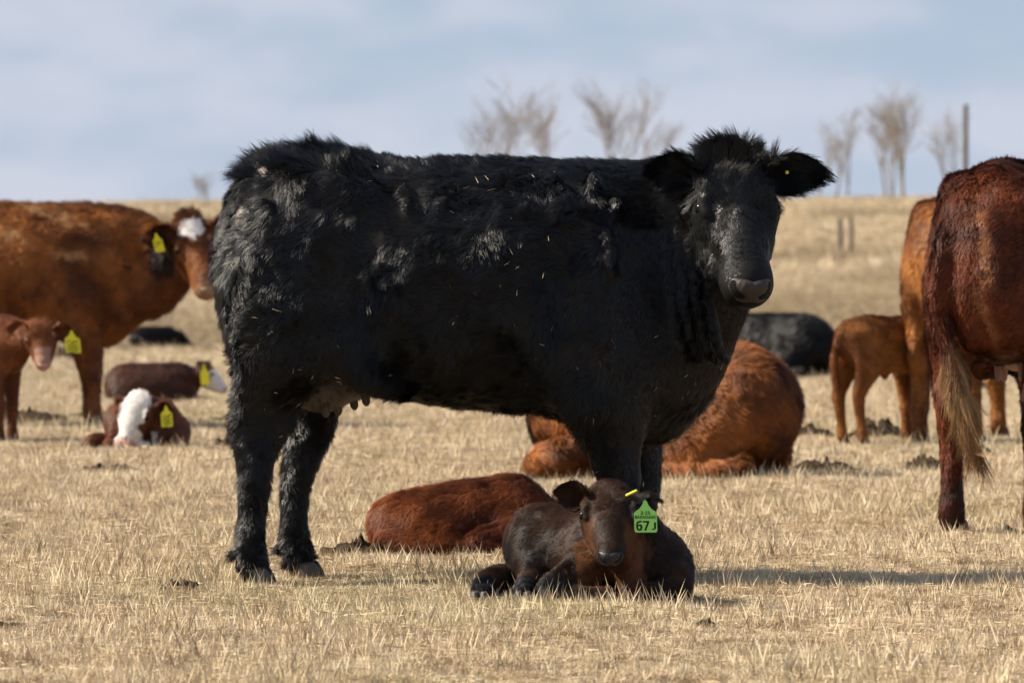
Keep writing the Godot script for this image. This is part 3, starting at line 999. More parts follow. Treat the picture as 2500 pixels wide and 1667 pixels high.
func build_dark_calf() -> void:
	var at := Vector3(0.265, 0, 1.0)
	var root := thing("dark_calf", "dark brown calf lying with a green numbered ear tag, facing the camera", "calf", at)
	var f := Flesh.new()
	calf_facing_flesh(f, Transform3D.IDENTITY)
	var h := head_frame(Vector3(0.020, 0.360, 0.070), Vector3(0.0, -0.70, 0.71), Vector3(0, 0.71, 0.70), 0.565)
	f.tube([[0.08, 0.17, -0.06, 0.11, 0.11], [0.06, 0.22, 0.0, 0.092, 0.085], [0.03, 0.255, 0.06, 0.072, 0.068]], 0.04, Vector3(1, 0, 0))
	use_head(h)
	head_flesh(f, h, true)
	set_coat(Color(0.040, 0.018, 0.010), Color(0.010, 0.0065, 0.0055), 0.022, 0.022, Basis(Vector3.UP, deg_to_rad(-60.0)), 0.06, dark_calf_mark)
	st_head_reach = 0.46
	var e1 := ear_shape(h * Vector3(-0.11, -0.07, 0.06), Vector3(-0.86, 0.36, -0.1), Vector3(-0.1, -0.35, 1.0), 0.105, 0.040)
	var e2 := ear_shape(h * Vector3(0.11, -0.07, 0.055), Vector3(0.95, 0.04, 0.22), Vector3(0.05, -1.0, 0.05), 0.092, 0.036)
	face_parts(root, h, true, M.nose_black, 0.0025)
	finish(root, f, 0.0065, 42000.0, [e1, e2], true)
	part("hoof", commit(hoof_shape(Vector3(-0.36, 0.010, 0.055), Vector3(-0.15, 0, 1), 0.028)), M.hoof, root)
	part("hoof", commit(hoof_shape(Vector3(-0.232, 0.010, 0.045), Vector3(-0.1, 0, 1), 0.028)), M.hoof, root)
	var right := Vector3(1, 0, -0.06).normalized()
	var up := Vector3(-0.03, 1, 0.0).normalized()
	var top := Vector3(0.122, 0.312, 0.165)
	var tag := part("ear_tag", commit(tag_shape(top, right, up, 0.067, 0.094)), M.tag_green, root)
	lettering([["3·25", 0.0, -0.395, 0.42, 0.11], ["BARNDANC", 0.01, -0.525, 0.94, 0.10], ["67", -0.13, -0.79, 0.58, 0.31], ["J", 0.35, -0.80, 0.19, 0.23]], tag, top, right, up, 0.067, 0.094)
	var clip := Flesh.new()
	clip.tube([[0.070, 0.325, 0.135, 0.004, 0.006], [0.097, 0.338, 0.14, 0.004, 0.005]], 0.002)
	part("tag_button", commit(clip.skin(0.0016)), M.tag_yellow, root)

func build_red_calf() -> void:
	var root := thing("red_calf", "rust red calf curled asleep behind the dark calf", "calf", Vector3(-0.17, 0, -1.45))
	var f := Flesh.new()
	f.tube([[-0.27, 0.085, 0, 0.085, 0.04], [-0.24, 0.095, 0, 0.10, 0.085], [-0.17, 0.105, 0, 0.115, 0.125], [-0.05, 0.115, 0, 0.128, 0.14], [0.08, 0.122, 0, 0.138, 0.135], [0.18, 0.125, 0, 0.136, 0.115], [0.25, 0.11, 0, 0.10, 0.09], [0.33, 0.09, 0.02, 0.07, 0.065], [0.42, 0.07, 0.06, 0.06, 0.055]], 0.03)
	f.tube([[-0.22, 0.12, 0.06, 0.075, 0.05], [-0.15, 0.09, 0.12, 0.08, 0.05], [-0.04, 0.055, 0.15, 0.05, 0.045]], 0.04)
	f.tube([[-0.26, 0.045, 0.10, 0.04, 0.04], [-0.12, 0.04, 0.17, 0.035, 0.035], [0.0, 0.035, 0.18, 0.03, 0.03]], 0.03, Vector3(0, 1, 0))
	f.tube([[0.17, 0.20, 0.05, 0.07, 0.05], [0.17, 0.12, 0.10, 0.075, 0.05], [0.15, 0.07, 0.14, 0.06, 0.045], [0.06, 0.05, 0.17, 0.045, 0.04], [0.13, 0.03, 0.19, 0.028, 0.028]], 0.025)
	f.tube([[0.14, 0.235, 0.03, 0.03, 0.025], [0.20, 0.235, 0.04, 0.03, 0.025], [0.25, 0.18, 0.05, 0.03, 0.03]], 0.04)
	var h := head_frame(Vector3(0.44, 0.13, 0.05), Vector3(0.8, -0.25, 0.35), Vector3(0.2, 0.95, 0.1), 0.55)
	use_head(h)
	head_flesh(f, h, true)
	set_coat(Color(0.215, 0.056, 0.012), Color(0.075, 0.018, 0.006), 0.030, 0.026, Basis.IDENTITY, -1.0)
	st_head_reach = 0.46
	face_parts(root, h, true, M.nose_pink, 0.004)
	var ears := []
	for s in [-1.0, 1.0]:
		ears.append(ear_shape(h * Vector3(0.11 * s, -0.07, 0.05), h.basis.x * s + Vector3(-0.1, 0.05, 0), Vector3(0.7, -0.2, 0.7), 0.09, 0.032))
	finish(root, f, 0.008, 26000.0, ears)

func build_orange_cow() -> void:
	var at := Vector3(0.72, 0, -7.45)
	var root := thing("orange_cow", "orange brown cow lying behind the black cow's front legs", "cow", at)
	var t := Transform3D(Basis(Vector3.UP, deg_to_rad(165.0)) * Basis.from_scale(Vector3(0.80, 0.9, 0.80)), Vector3(-0.05, 0, 0))
	var f := Flesh.new()
	lying_flesh(f, t)
	f.tube([[0.40, 0.46, 0.0, 0.24, 0.16], [0.62, 0.58, 0.02, 0.18, 0.13], [0.74, 0.70, 0.02, 0.14, 0.10]], 0.06, Vector3(0, 0, 1), t)
	f.tube([[0.44, 0.36, 0.0, 0.30, 0.20], [0.60, 0.38, 0.02, 0.29, 0.17]], 0.06, Vector3(0, 0, 1), t)
	f.tube([[-0.55, 0.56, 0.16, 0.06, 0.06], [-0.40, 0.62, 0.20, 0.07, 0.07], [-0.3, 0.58, 0.22, 0.05, 0.05]], 0.08, Vector3(0, 0, 1), t)
	f.tube([[-0.66, 0.45, 0, 0.03, 0.03], [-0.73, 0.32, 0.03, 0.035, 0.035], [-0.71, 0.14, 0.08, 0.04, 0.04], [-0.68, 0.05, 0.16, 0.035, 0.035]], 0.04, Vector3(0, 0, 1), t)
	var h := head_frame(t * Vector3(0.80, 0.84, 0.0), Vector3(-0.85, -0.55, 0.0), Vector3(-0.5, 0.85, 0.0), 0.85)
	use_head(h)
	head_flesh(f, h)
	set_coat(Color(0.29, 0.095, 0.022), Color(0.07, 0.022, 0.008), 0.06, 0.05, Basis(Vector3.UP, deg_to_rad(165.0)), -1.0)
	st_head_reach = 0.5
	var ears := []
	for s in [-1.0, 1.0]:
		ears.append(ear_shape(h * Vector3(0.10 * s, -0.055, 0.045), h.basis.x * s, Vector3(-0.8, -0.3, 0.2), 0.16, 0.05))
	face_parts(root, h, false, M.nose_pink, 0.006)
	finish(root, f, 0.018, 6500.0, ears)

func left_cow_mark(q: Vector3, p: Vector3, n: Vector3) -> void:
	var wob := tone.get_noise_3d(p.x * 18.0, p.y * 18.0, p.z * 18.0) * 0.03
	if n.dot(head_now.basis.y.normalized()) > 0.1 and q.y < 0.1:
		var blaze: float = maxf(absf(q.x + 0.005) - 0.062 + maxf(q.z - 0.09, 0.0) * 0.75, absf(q.z - 0.09) - 0.085)
		if blaze + wob < 0.0 and q.y > -0.12:
			h_color = Color(0.78, 0.74, 0.70)
			h_len = 0.03
	if q.z > 0.44 and q.y > -0.2 and absf(q.x) < 0.12 and q.y < 0.05:
		h_color = Color(0.30, 0.165, 0.09)
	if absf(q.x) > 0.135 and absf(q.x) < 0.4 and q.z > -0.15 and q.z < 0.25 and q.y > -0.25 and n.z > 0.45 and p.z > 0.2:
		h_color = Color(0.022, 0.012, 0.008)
	# paler tawny patches over the upper body, placed by noise
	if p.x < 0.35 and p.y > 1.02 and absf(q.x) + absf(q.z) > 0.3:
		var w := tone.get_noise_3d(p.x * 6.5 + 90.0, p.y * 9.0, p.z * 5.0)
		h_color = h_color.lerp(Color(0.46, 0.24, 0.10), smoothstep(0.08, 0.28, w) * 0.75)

func build_left_cow() -> void:
	var root := thing("tan_cow", "tawny red cow with white forehead star and yellow ear tag", "cow", Vector3(-2.86, 0, -14.6))
	var f := Flesh.new()
	standing_flesh(f)
	f.tube([[0.30, 1.0, 0, 0.30, 0.20], [0.50, 0.97, 0.02, 0.33, 0.18], [0.68, 0.96, 0.04, 0.31, 0.15], [0.81, 1.0, 0.11, 0.22, 0.12], [0.90, 1.05, 0.18, 0.16, 0.105]], 0.07)
	f.tube([[-0.85, 1.27, 0, 0.03, 0.03], [-0.93, 1.15, 0, 0.028, 0.028], [-0.95, 0.8, 0, 0.025, 0.025], [-0.94, 0.5, 0, 0.04, 0.04]], 0.04)
	var h := head_frame(Vector3(0.945, 1.245, 0.25), Vector3(0.27, -0.83, 0.48), Vector3(0.15, 0.5, 0.85), 0.98)
	use_head(h)
	head_flesh(f, h)
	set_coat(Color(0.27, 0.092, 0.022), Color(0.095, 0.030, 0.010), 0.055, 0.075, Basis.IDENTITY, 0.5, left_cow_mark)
	st_head_reach = 0.6
	var e1 := ear_shape(h * Vector3(-0.105, -0.05, 0.06), Vector3(-0.95, -0.02, 0.25), Vector3(0.15, -0.2, 1.0), 0.19, 0.068)
	var e2 := ear_shape(h * Vector3(0.10, -0.06, 0.05), Vector3(0.95, 0.05, -0.3), Vector3(0.2, -0.2, 1.0), 0.18, 0.06)
	face_parts(root, h, false, M.nose_tan, 0.007)
	finish(root, f, 0.019, 3200.0, [e1, e2])
	yellow_tag(root, e1.v[6 * 20 + 4] + Vector3(-0.012, 0.015, 0.05), Vector3(0.92, 0.1, 0.3).normalized(), Vector3(-0.25, 0.96, 0.0).normalized(), 0.062, 0.115, 4)
	hooves(root, [Vector3(0.36, 0, 0.13), Vector3(0.36, 0, -0.13), Vector3(-0.78, 0, 0.16), Vector3(-0.78, 0, -0.16)], Vector3(1, 0, 0), 0.06)

func left_calf_mark(q: Vector3, _p: Vector3, _n: Vector3) -> void:
	if q.z > 0.27 and absf(q.x) < 0.075 and q.y > -0.3 and q.y < 0.05:
		h_color = h_color.lerp(Color(0.45, 0.27, 0.20), 0.75)

func build_left_calf() -> void:
	var root := thing("standing_calf", "small red calf standing at the left edge with a large yellow tag", "calf", Vector3(-2.93, 0, -11.9))
	var f := Flesh.new()
	var t := Transform3D(Basis(Vector3.UP, deg_to_rad(-28.0)), Vector3.ZERO)
	var inner := Flesh.new()
	calf_standing_flesh(inner)
	turn_flesh(f, inner, t)
	f.tube([[0.17, 0.57, 0.10, 0.12, 0.085], [0.27, 0.58, 0.17, 0.095, 0.07], [0.335, 0.59, 0.215, 0.08, 0.065]], 0.04, Vector3(0.5, 0, -0.85))
	var h := head_frame(Vector3(0.372, 0.672, 0.235), Vector3(0.10, -0.85, 0.5), Vector3(0.05, 0.5, 0.85), 0.57)
	use_head(h)
	head_flesh(f, h, true)
	set_coat(Color(0.235, 0.08, 0.028), Color(0.11, 0.034, 0.013), 0.024, 0.045, t.basis, 0.36, left_calf_mark)
	st_head_reach = 0.46
	var e1 := ear_shape(h * Vector3(-0.115, -0.08, 0.07), Vector3(-0.95, 0.30, 0.0), Vector3(-0.1, -0.3, 1.0), 0.125, 0.046)
	var e2 := ear_shape(h * Vector3(0.115, -0.08, 0.07), Vector3(0.98, -0.05, 0.1), Vector3(0.15, -0.3, 1.0), 0.125, 0.044)
	face_parts(root, h, true, M.nose_pink, 0.005)
	finish(root, f, 0.012, 7500.0, [e1, e2])
	yellow_tag(root, e2.v[9 * 20 + 4] + Vector3(0.005, 0.005, 0.025), Vector3(0.95, -0.05, -0.3).normalized(), Vector3(-0.1, 1, 0).normalized(), 0.085, 0.125, 22)
	for p in [Vector3(0.2, 0, 0.065), Vector3(0.2, 0, -0.065), Vector3(-0.285, 0, 0.075), Vector3(-0.285, 0, -0.075)]:
		part("hoof", commit(hoof_shape(t * p, t.basis.x, 0.035)), M.hoof, root)

# copies the tubes of one flesh into another, turned
func turn_flesh(into: Flesh, from: Flesh, t: Transform3D) -> void:
	for i in from.A.size():
		into.A.append(t * from.A[i])
		into.D.append(t.basis * from.D[i])
		into.U.append(t.basis * from.U[i])
		into.V.append(t.basis * from.V[i])
		into.IL.append(from.IL[i]); into.RU.append(from.RU[i]); into.DU.append(from.DU[i]); into.RV.append(from.RV[i]); into.DV.append(from.DV[i])
		into.C.append(into.chains + from.C[i]); into.K.append(from.K[i])
	into.chains += from.chains
	into.kmax = maxf(into.kmax, from.kmax)
	for k in 8:
		var c := t * Vector3(from.lo.x if k & 1 else from.hi.x, from.lo.y if k & 2 else from.hi.y, from.lo.z if k & 4 else from.hi.z)
		into.lo = into.lo.min(c)
		into.hi = into.hi.max(c)

func white_face_mark(q: Vector3, p: Vector3, n: Vector3) -> void:
	if q.z > -0.05 and q.z < 0.6 and q.y > -0.30 and q.y < 0.12 and absf(q.x) < 0.125 + tone.get_noise_3d(p.x * 30.0, p.y * 30.0, p.z * 30.0) * 0.03:
		h_color = Color(0.70, 0.66, 0.62)
		if q.x > 0.06 and q.y < -0.055 + tone.get_noise_3d(p.x * 25.0, p.y * 25.0, p.z * 25.0) * 0.03 and q.z < 0.30:
			h_color = Color(0.10, 0.034, 0.017)
		elif q.z > 0.40:
			h_color = Color(0.55, 0.38, 0.33)
	elif p.y < 0.10 and p.z > 0.08 and p.x > -0.05 and p.x < 0.1:
		h_color = Color(0.66, 0.62, 0.58)

func build_white_faced_calf() -> void:
	var root := thing("white_faced_calf", "reddish calf with a full white face lying in the grass", "calf", Vector3(-1.96, 0, -10.9))
	var f := Flesh.new()
	var t := Transform3D(Basis.from_scale(Vector3.ONE * 0.88), Vector3(0.03, 0, 0))
	calf_facing_flesh(f, t)
	f.tube([[0.10, 0.17, -0.04, 0.10, 0.10], [0.04, 0.20, 0.04, 0.085, 0.08], [0.0, 0.22, 0.09, 0.07, 0.07]], 0.04, Vector3(1, 0, 0))
	var h := head_frame(Vector3(-0.005, 0.300, 0.13), Vector3(-0.30, -0.85, 0.42), Vector3(-0.22, 0.45, 0.86), 0.60)
	use_head(h)
	head_flesh(f, h, true)
	set_coat(Color(0.17, 0.05, 0.022), Color(0.075, 0.027, 0.015), 0.022, 0.042, Basis(Vector3.UP, deg_to_rad(-60.0)), 0.06, white_face_mark)
	st_head_reach = 0.46
	var e1 := ear_shape(h * Vector3(-0.125, -0.10, 0.06), Vector3(-0.6, 0.1, -0.8), Vector3(-0.6, -0.2, 0.6), 0.10, 0.038)
	var e2 := ear_shape(h * Vector3(0.125, -0.10, 0.06), Vector3(0.97, 0.0, -0.1), Vector3(0.1, -0.6, 0.8), 0.115, 0.042)
	face_parts(root, h, true, M.nose_pink, 0.005)
	finish(root, f, 0.011, 9000.0, [e1, e2])
	yellow_tag(root, e2.v[7 * 20 + 4] + Vector3(0.01, 0.0, 0.02), Vector3(0.8, 0.05, -0.55).normalized(), Vector3(-0.06, 1, 0.03).normalized(), 0.07, 0.115, 16)

func brown_calf_mark(q: Vector3, p: Vector3, n: Vector3) -> void:
	if q.z > 0.13 and q.z < 0.6 and absf(q.x) < 0.17 and q.y > -0.28 and q.y < 0.12 and (q.z > 0.2 or q.y > -0.09):
		h_color = Color(0.70, 0.67, 0.66)

func build_brown_calf() -> void:
	var root := thing("brown_calf", "dark brown calf with pale muzzle lying in profile near the tawny cow", "calf", Vector3(-2.50, 0, -20.0))
	var f := Flesh.new()
	var t := Transform3D(Basis(Vector3.UP, deg_to_rad(-8.0)) * Basis.from_scale(Vector3(0.44, 0.35, 0.40)), Vector3(-0.02, -0.02, 0))
	lying_flesh(f, t)
	f.tube([[0.14, 0.13, 0.0, 0.085, 0.07], [0.27, 0.165, 0.02, 0.066, 0.055], [0.33, 0.19, 0.03, 0.06, 0.05]], 0.04)
	var h := head_frame(Vector3(0.355, 0.265, 0.03), Vector3(0.72, -0.62, 0.22), Vector3(0.62, 0.75, 0.1), 0.5)
	use_head(h)
	head_flesh(f, h, true)
	set_coat(Color(0.085, 0.032, 0.018), Color(0.045, 0.02, 0.014), 0.024, 0.055, Basis.IDENTITY, -1.0, brown_calf_mark)
	st_head_reach = 0.46
	var e1 := ear_shape(h * Vector3(-0.115, -0.08, 0.06), Vector3(-0.35, 0.05, 0.9), Vector3(0.6, -0.5, 0.5), 0.09, 0.035)
	var e2 := ear_shape(h * Vector3(0.115, -0.06, 0.03), Vector3(-0.7, 0.45, -0.5), Vector3(0.5, -0.2, 0.8), 0.12, 0.04)
	face_parts(root, h, true, M.nose_pink, 0.006)
	finish(root, f, 0.014, 6000.0, [e1, e2])
	yellow_tag(root, h * Vector3(-0.15, 0.0, 0.10) + Vector3(-0.04, 0.03, 0.06), Vector3(0.97, 0, -0.2).normalized(), Vector3(-0.08, 1, 0).normalized(), 0.062, 0.15, 0)

func build_black_resting() -> void:
	var root := thing("resting_black_cow", "black cow resting on the far grass with its back turned", "cow", Vector3(2.12, 0, -26.6))
	var f := Flesh.new()
	var t := Transform3D(Basis(Vector3.UP, deg_to_rad(160.0)) * Basis.from_scale(Vector3.ONE * 0.74), Vector3.ZERO)
	lying_flesh(f, t)
	f.tube([[0.45, 0.50, 0.0, 0.22, 0.15], [0.62, 0.60, -0.02, 0.16, 0.12], [0.72, 0.68, -0.05, 0.13, 0.10]], 0.06, Vector3(0, 0, 1), t)
	var h := head_frame(t * Vector3(0.78, 0.80, -0.05), Vector3(-0.8, -0.5, -0.4), Vector3(-0.45, 0.85, -0.2), 0.72)
	use_head(h)
	head_flesh(f, h)
	set_coat(Color(0.005, 0.005, 0.0055), Color(0.009, 0.0075, 0.007), 0.045, 0.09, t.basis, -1.0)
	var ears := []
	for s in [-1.0, 1.0]:
		ears.append(ear_shape(h * Vector3(0.10 * s, -0.055, 0.045), h.basis.x * s, Vector3(-0.5, -0.3, 0.8), 0.14, 0.045))
	face_parts(root, h, false, M.nose_black, 0.008)
	finish(root, f, 0.022, 3000.0, ears, true)
	root = thing("resting_black_calf", "small black calf lying flat far off under the tawny cow's chin", "calf", Vector3(-3.94, 0, -40.5))
	f = Flesh.new()
	t = Transform3D(Basis(Vector3.UP, deg_to_rad(20.0)) * Basis.from_scale(Vector3(0.36, 0.30, 0.34)), Vector3.ZERO)
	lying_flesh(f, t)
	h = head_frame(Vector3(0.27, 0.19, -0.06), Vector3(0.75, -0.6, 0.1), Vector3(0.6, 0.8, 0), 0.42)
	f.tube([[0.16, 0.12, -0.03, 0.06, 0.05], [0.25, 0.14, -0.05, 0.05, 0.045]], 0.03)
	use_head(h)
	head_flesh(f, h, true)
	set_coat(Color(0.005, 0.005, 0.0055), Color(0.010, 0.008, 0.007), 0.03, 0.08, t.basis, -1.0)
	ears = []
	for s in [-1.0, 1.0]:
		ears.append(ear_shape(h * Vector3(0.11 * s, -0.07, 0.05), h.basis.x * s, Vector3(0.7, -0.3, 0.6), 0.08, 0.03))
	face_parts(root, h, true, M.nose_black, 0.008)
	finish(root, f, 0.016, 5000.0, ears, true)

func right_cow_mark(q: Vector3, p: Vector3, n: Vector3) -> void:
	# sunlit ridge painted orange on short hair mid-buttocks, manure crust below the hocks
	if n.x < -0.2 and p.x < -0.6 and p.y > 0.60 and p.y < 1.2 and absf(p.z - 0.03 + tone.get_noise_2d(p.y * 9.0, 5.0) * 0.06) < 0.028:
		h_color = h_color.lerp(Color(0.30, 0.125, 0.05), rng.randf_range(0.3, 0.9))
		h_len = 0.02
	if p.y < 0.22:
		var w := tone.get_noise_3d(p.x * 22.0, p.y * 22.0, p.z * 22.0)
		h_color = h_color.lerp(Color(0.045, 0.03, 0.022), smoothstep(-0.2, 0.3, w) * 0.7)

func switch_style(p: Vector3, n: Vector3) -> void:
	var low := smoothstep(0.78, 0.60, p.y + tone.get_noise_3d(p.x * 40.0, p.y * 14.0, p.z * 40.0) * 0.1)
	h_color = Color(0.09, 0.028, 0.013).lerp(Color(0.42, 0.26, 0.12).lerp(Color(0.16, 0.075, 0.03), clampf(0.5 + tone.get_noise_3d(p.x * 90.0, p.y * 12.0, p.z * 90.0) * 1.6, 0.0, 1.0)), low)
	h_dense = 1.0
	h_width = 0.05
	h_len = lerpf(0.07, 0.17, smoothstep(0.9, 0.6, p.y))
	h_lift = 0.10
	h_swirl = 0.3
	h_flow = Vector3(0.15, -1.0, 0.05)

func build_right_cows() -> void:
	# near cow seen from behind, tail hanging
	var root := thing("red_cow", "large dark red cow seen from behind at the right edge", "cow", Vector3(2.07, 0, -3.2), deg_to_rad(66.0))
	var f := Flesh.new()
	standing_flesh(f)
	f.tube([[0.30, 1.0, 0, 0.30, 0.20], [0.52, 0.98, 0.0, 0.28, 0.17], [0.75, 1.02, 0.0, 0.20, 0.14], [0.88, 1.08, 0.0, 0.15, 0.115]], 0.07)
	f.tube([[-0.80, 1.30, 0.0, 0.035, 0.035], [-0.905, 1.22, -0.07, 0.033, 0.033], [-0.955, 1.05, -0.14, 0.030, 0.032], [-0.955, 0.85, -0.155, 0.026, 0.030], [-0.95, 0.70, -0.13, 0.022, 0.026]], 0.03)
	f.tube([[-0.90, 1.12, 0.05, 0.05, 0.05], [-0.905, 0.92, 0.055, 0.055, 0.045], [-0.86, 0.74, 0.06, 0.045, 0.04]], 0.06)
	f.tube([[-0.90, 1.12, -0.05, 0.05, 0.05], [-0.905, 0.92, -0.055, 0.055, 0.045], [-0.86, 0.74, -0.06, 0.045, 0.04]], 0.06)
	var h := head_frame(Vector3(0.92, 1.26, 0.0), Vector3(0.7, -0.7, 0), Vector3(0.7, 0.7, 0), 1.0)
	use_head(h)
	head_flesh(f, h)
	set_coat(Color(0.15, 0.038, 0.014), Color(0.05, 0.015, 0.008), 0.045, 0.05, Basis.IDENTITY, 0.5, right_cow_mark)
	st_head_reach = 0.6
	var ears := []
	for s in [-1.0, 1.0]:
		ears.append(ear_shape(h * Vector3(0.10 * s, -0.055, 0.045), Vector3(0, 0.1, -s), Vector3(1, -0.2, 0), 0.18, 0.06))
	face_parts(root, h, false, M.nose_brown, 0.007)
	finish(root, f, 0.014, 8000.0, ears)
	hooves(root, [Vector3(0.36, 0, 0.13), Vector3(0.36, 0, -0.13), Vector3(-0.78, 0, 0.16), Vector3(-0.78, 0, -0.16)], Vector3(1, 0, 0), 0.06)
	var sw := pipe([Vector3(-0.95, 0.86, -0.155), Vector3(-0.955, 0.74, -0.13), Vector3(-0.96, 0.62, -0.10), Vector3(-0.955, 0.50, -0.07), Vector3(-0.95, 0.40, -0.04), Vector3(-0.945, 0.32, -0.02)], [0.016, 0.02, 0.026, 0.024, 0.016, 0.006], 10)
	part("tail_switch", commit(sw, paint(sw, switch_style)), M.red_skin, root)
	coat(root, [sw], 9000.0, switch_style, M.red_hair)
	var u := Flesh.new()
	u.tube([[-0.70, 0.76, 0.02, 0.08, 0.06], [-0.60, 0.70, 0.02, 0.10, 0.08], [-0.48, 0.69, 0.02, 0.07, 0.07]], 0.04)
	var udder := part("udder", commit(u.skin(0.014)), M.udder_pink, root)
	for tp in [Vector3(-0.66, 0.615, 0.06), Vector3(-0.66, 0.615, -0.03), Vector3(-0.56, 0.61, 0.07), Vector3(-0.56, 0.61, -0.04)]:
		part("teat", commit(pipe([tp + Vector3(0, 0.03, 0), tp, tp + Vector3(0, -0.04, 0), tp + Vector3(0, -0.05, 0)], [0.016, 0.014, 0.011, 0.004], 8)), M.udder_pink, udder)
	# second cow half hidden behind her
	root = thing("orange_red_cow", "orange red cow mostly hidden behind the dark red cow", "cow", Vector3(2.70, 0, -12.3), deg_to_rad(64.0))
	f = Flesh.new()
	standing_flesh(f)
	f.tube([[0.30, 1.0, 0, 0.30, 0.20], [0.52, 0.98, 0.0, 0.28, 0.17], [0.75, 1.02, 0.0, 0.20, 0.14], [0.88, 1.08, 0.0, 0.15, 0.115]], 0.07)
	f.tube([[-0.80, 1.30, 0.0, 0.035, 0.035], [-0.91, 1.20, 0.0, 0.033, 0.033], [-0.965, 1.0, 0.02, 0.030, 0.03], [-0.965, 0.7, 0.02, 0.026, 0.026], [-0.95, 0.45, 0.02, 0.035, 0.035]], 0.03)
	use_head(h)
	head_flesh(f, h)
	set_coat(Color(0.35, 0.135, 0.034), Color(0.14, 0.046, 0.013), 0.04, 0.07, Basis.IDENTITY, 0.5)
	face_parts(root, h, false, M.nose_brown, 0.01)
	finish(root, f, 0.019, 3000.0, [ear_shape(h * Vector3(0.10, -0.055, 0.045), Vector3(0, 0.1, -1), Vector3(1, -0.2, 0), 0.18, 0.06), ear_shape(h * Vector3(-0.10, -0.055, 0.045), Vector3(0, 0.1, 1), Vector3(1, -0.2, 0), 0.18, 0.06)])
	hooves(root, [Vector3(0.36, 0, 0.13), Vector3(0.36, 0, -0.13), Vector3(-0.78, 0, 0.16), Vector3(-0.78, 0, -0.16)], Vector3(1, 0, 0), 0.06)
	# calf in front of her hind legs
	root = thing("suckling_calf", "light red calf standing beside the orange red cow, tail towards us", "calf", Vector3(2.06, 0, -11.75), deg_to_rad(42.0))
	f = Flesh.new()
	calf_standing_flesh(f)
	f.tube([[0.2, 0.58, 0, 0.12, 0.08], [0.33, 0.62, 0, 0.085, 0.065], [0.42, 0.66, 0, 0.07, 0.06]], 0.04)
	f.tube([[-0.33, 0.64, 0, 0.02, 0.02], [-0.395, 0.60, -0.01, 0.019, 0.019], [-0.415, 0.45, -0.02, 0.018, 0.018], [-0.40, 0.31, -0.02, 0.02, 0.02]], 0.02)
	f.tube([[-0.05, 0.42, 0, 0.03, 0.025], [-0.04, 0.37, 0, 0.018, 0.015]], 0.03)
	h = head_frame(Vector3(0.46, 0.74, 0.0), Vector3(0.8, -0.6, 0), Vector3(0.6, 0.8, 0), 0.57)
	use_head(h)
	head_flesh(f, h, true)
	set_coat(Color(0.34, 0.135, 0.038), Color(0.15, 0.048, 0.014), 0.026, 0.045, Basis.IDENTITY, 0.36)
	st_head_reach = 0.46
	ears = []
	for s in [-1.0, 1.0]:
		ears.append(ear_shape(h * Vector3(0.115 * s, -0.08, 0.07), Vector3(0, 0.1, -s), Vector3(1, -0.2, 0), 0.12, 0.044))
	face_parts(root, h, true, M.nose_pink, 0.006)
	finish(root, f, 0.012, 7500.0, ears)
	hooves(root, [Vector3(0.2, 0, 0.065), Vector3(0.2, 0, -0.065), Vector3(-0.285, 0, 0.075), Vector3(-0.285, 0, -0.075)], Vector3(1, 0, 0), 0.035)

# ------------------------------------------------------------------ dung, posts, trees
var dung_spots := []

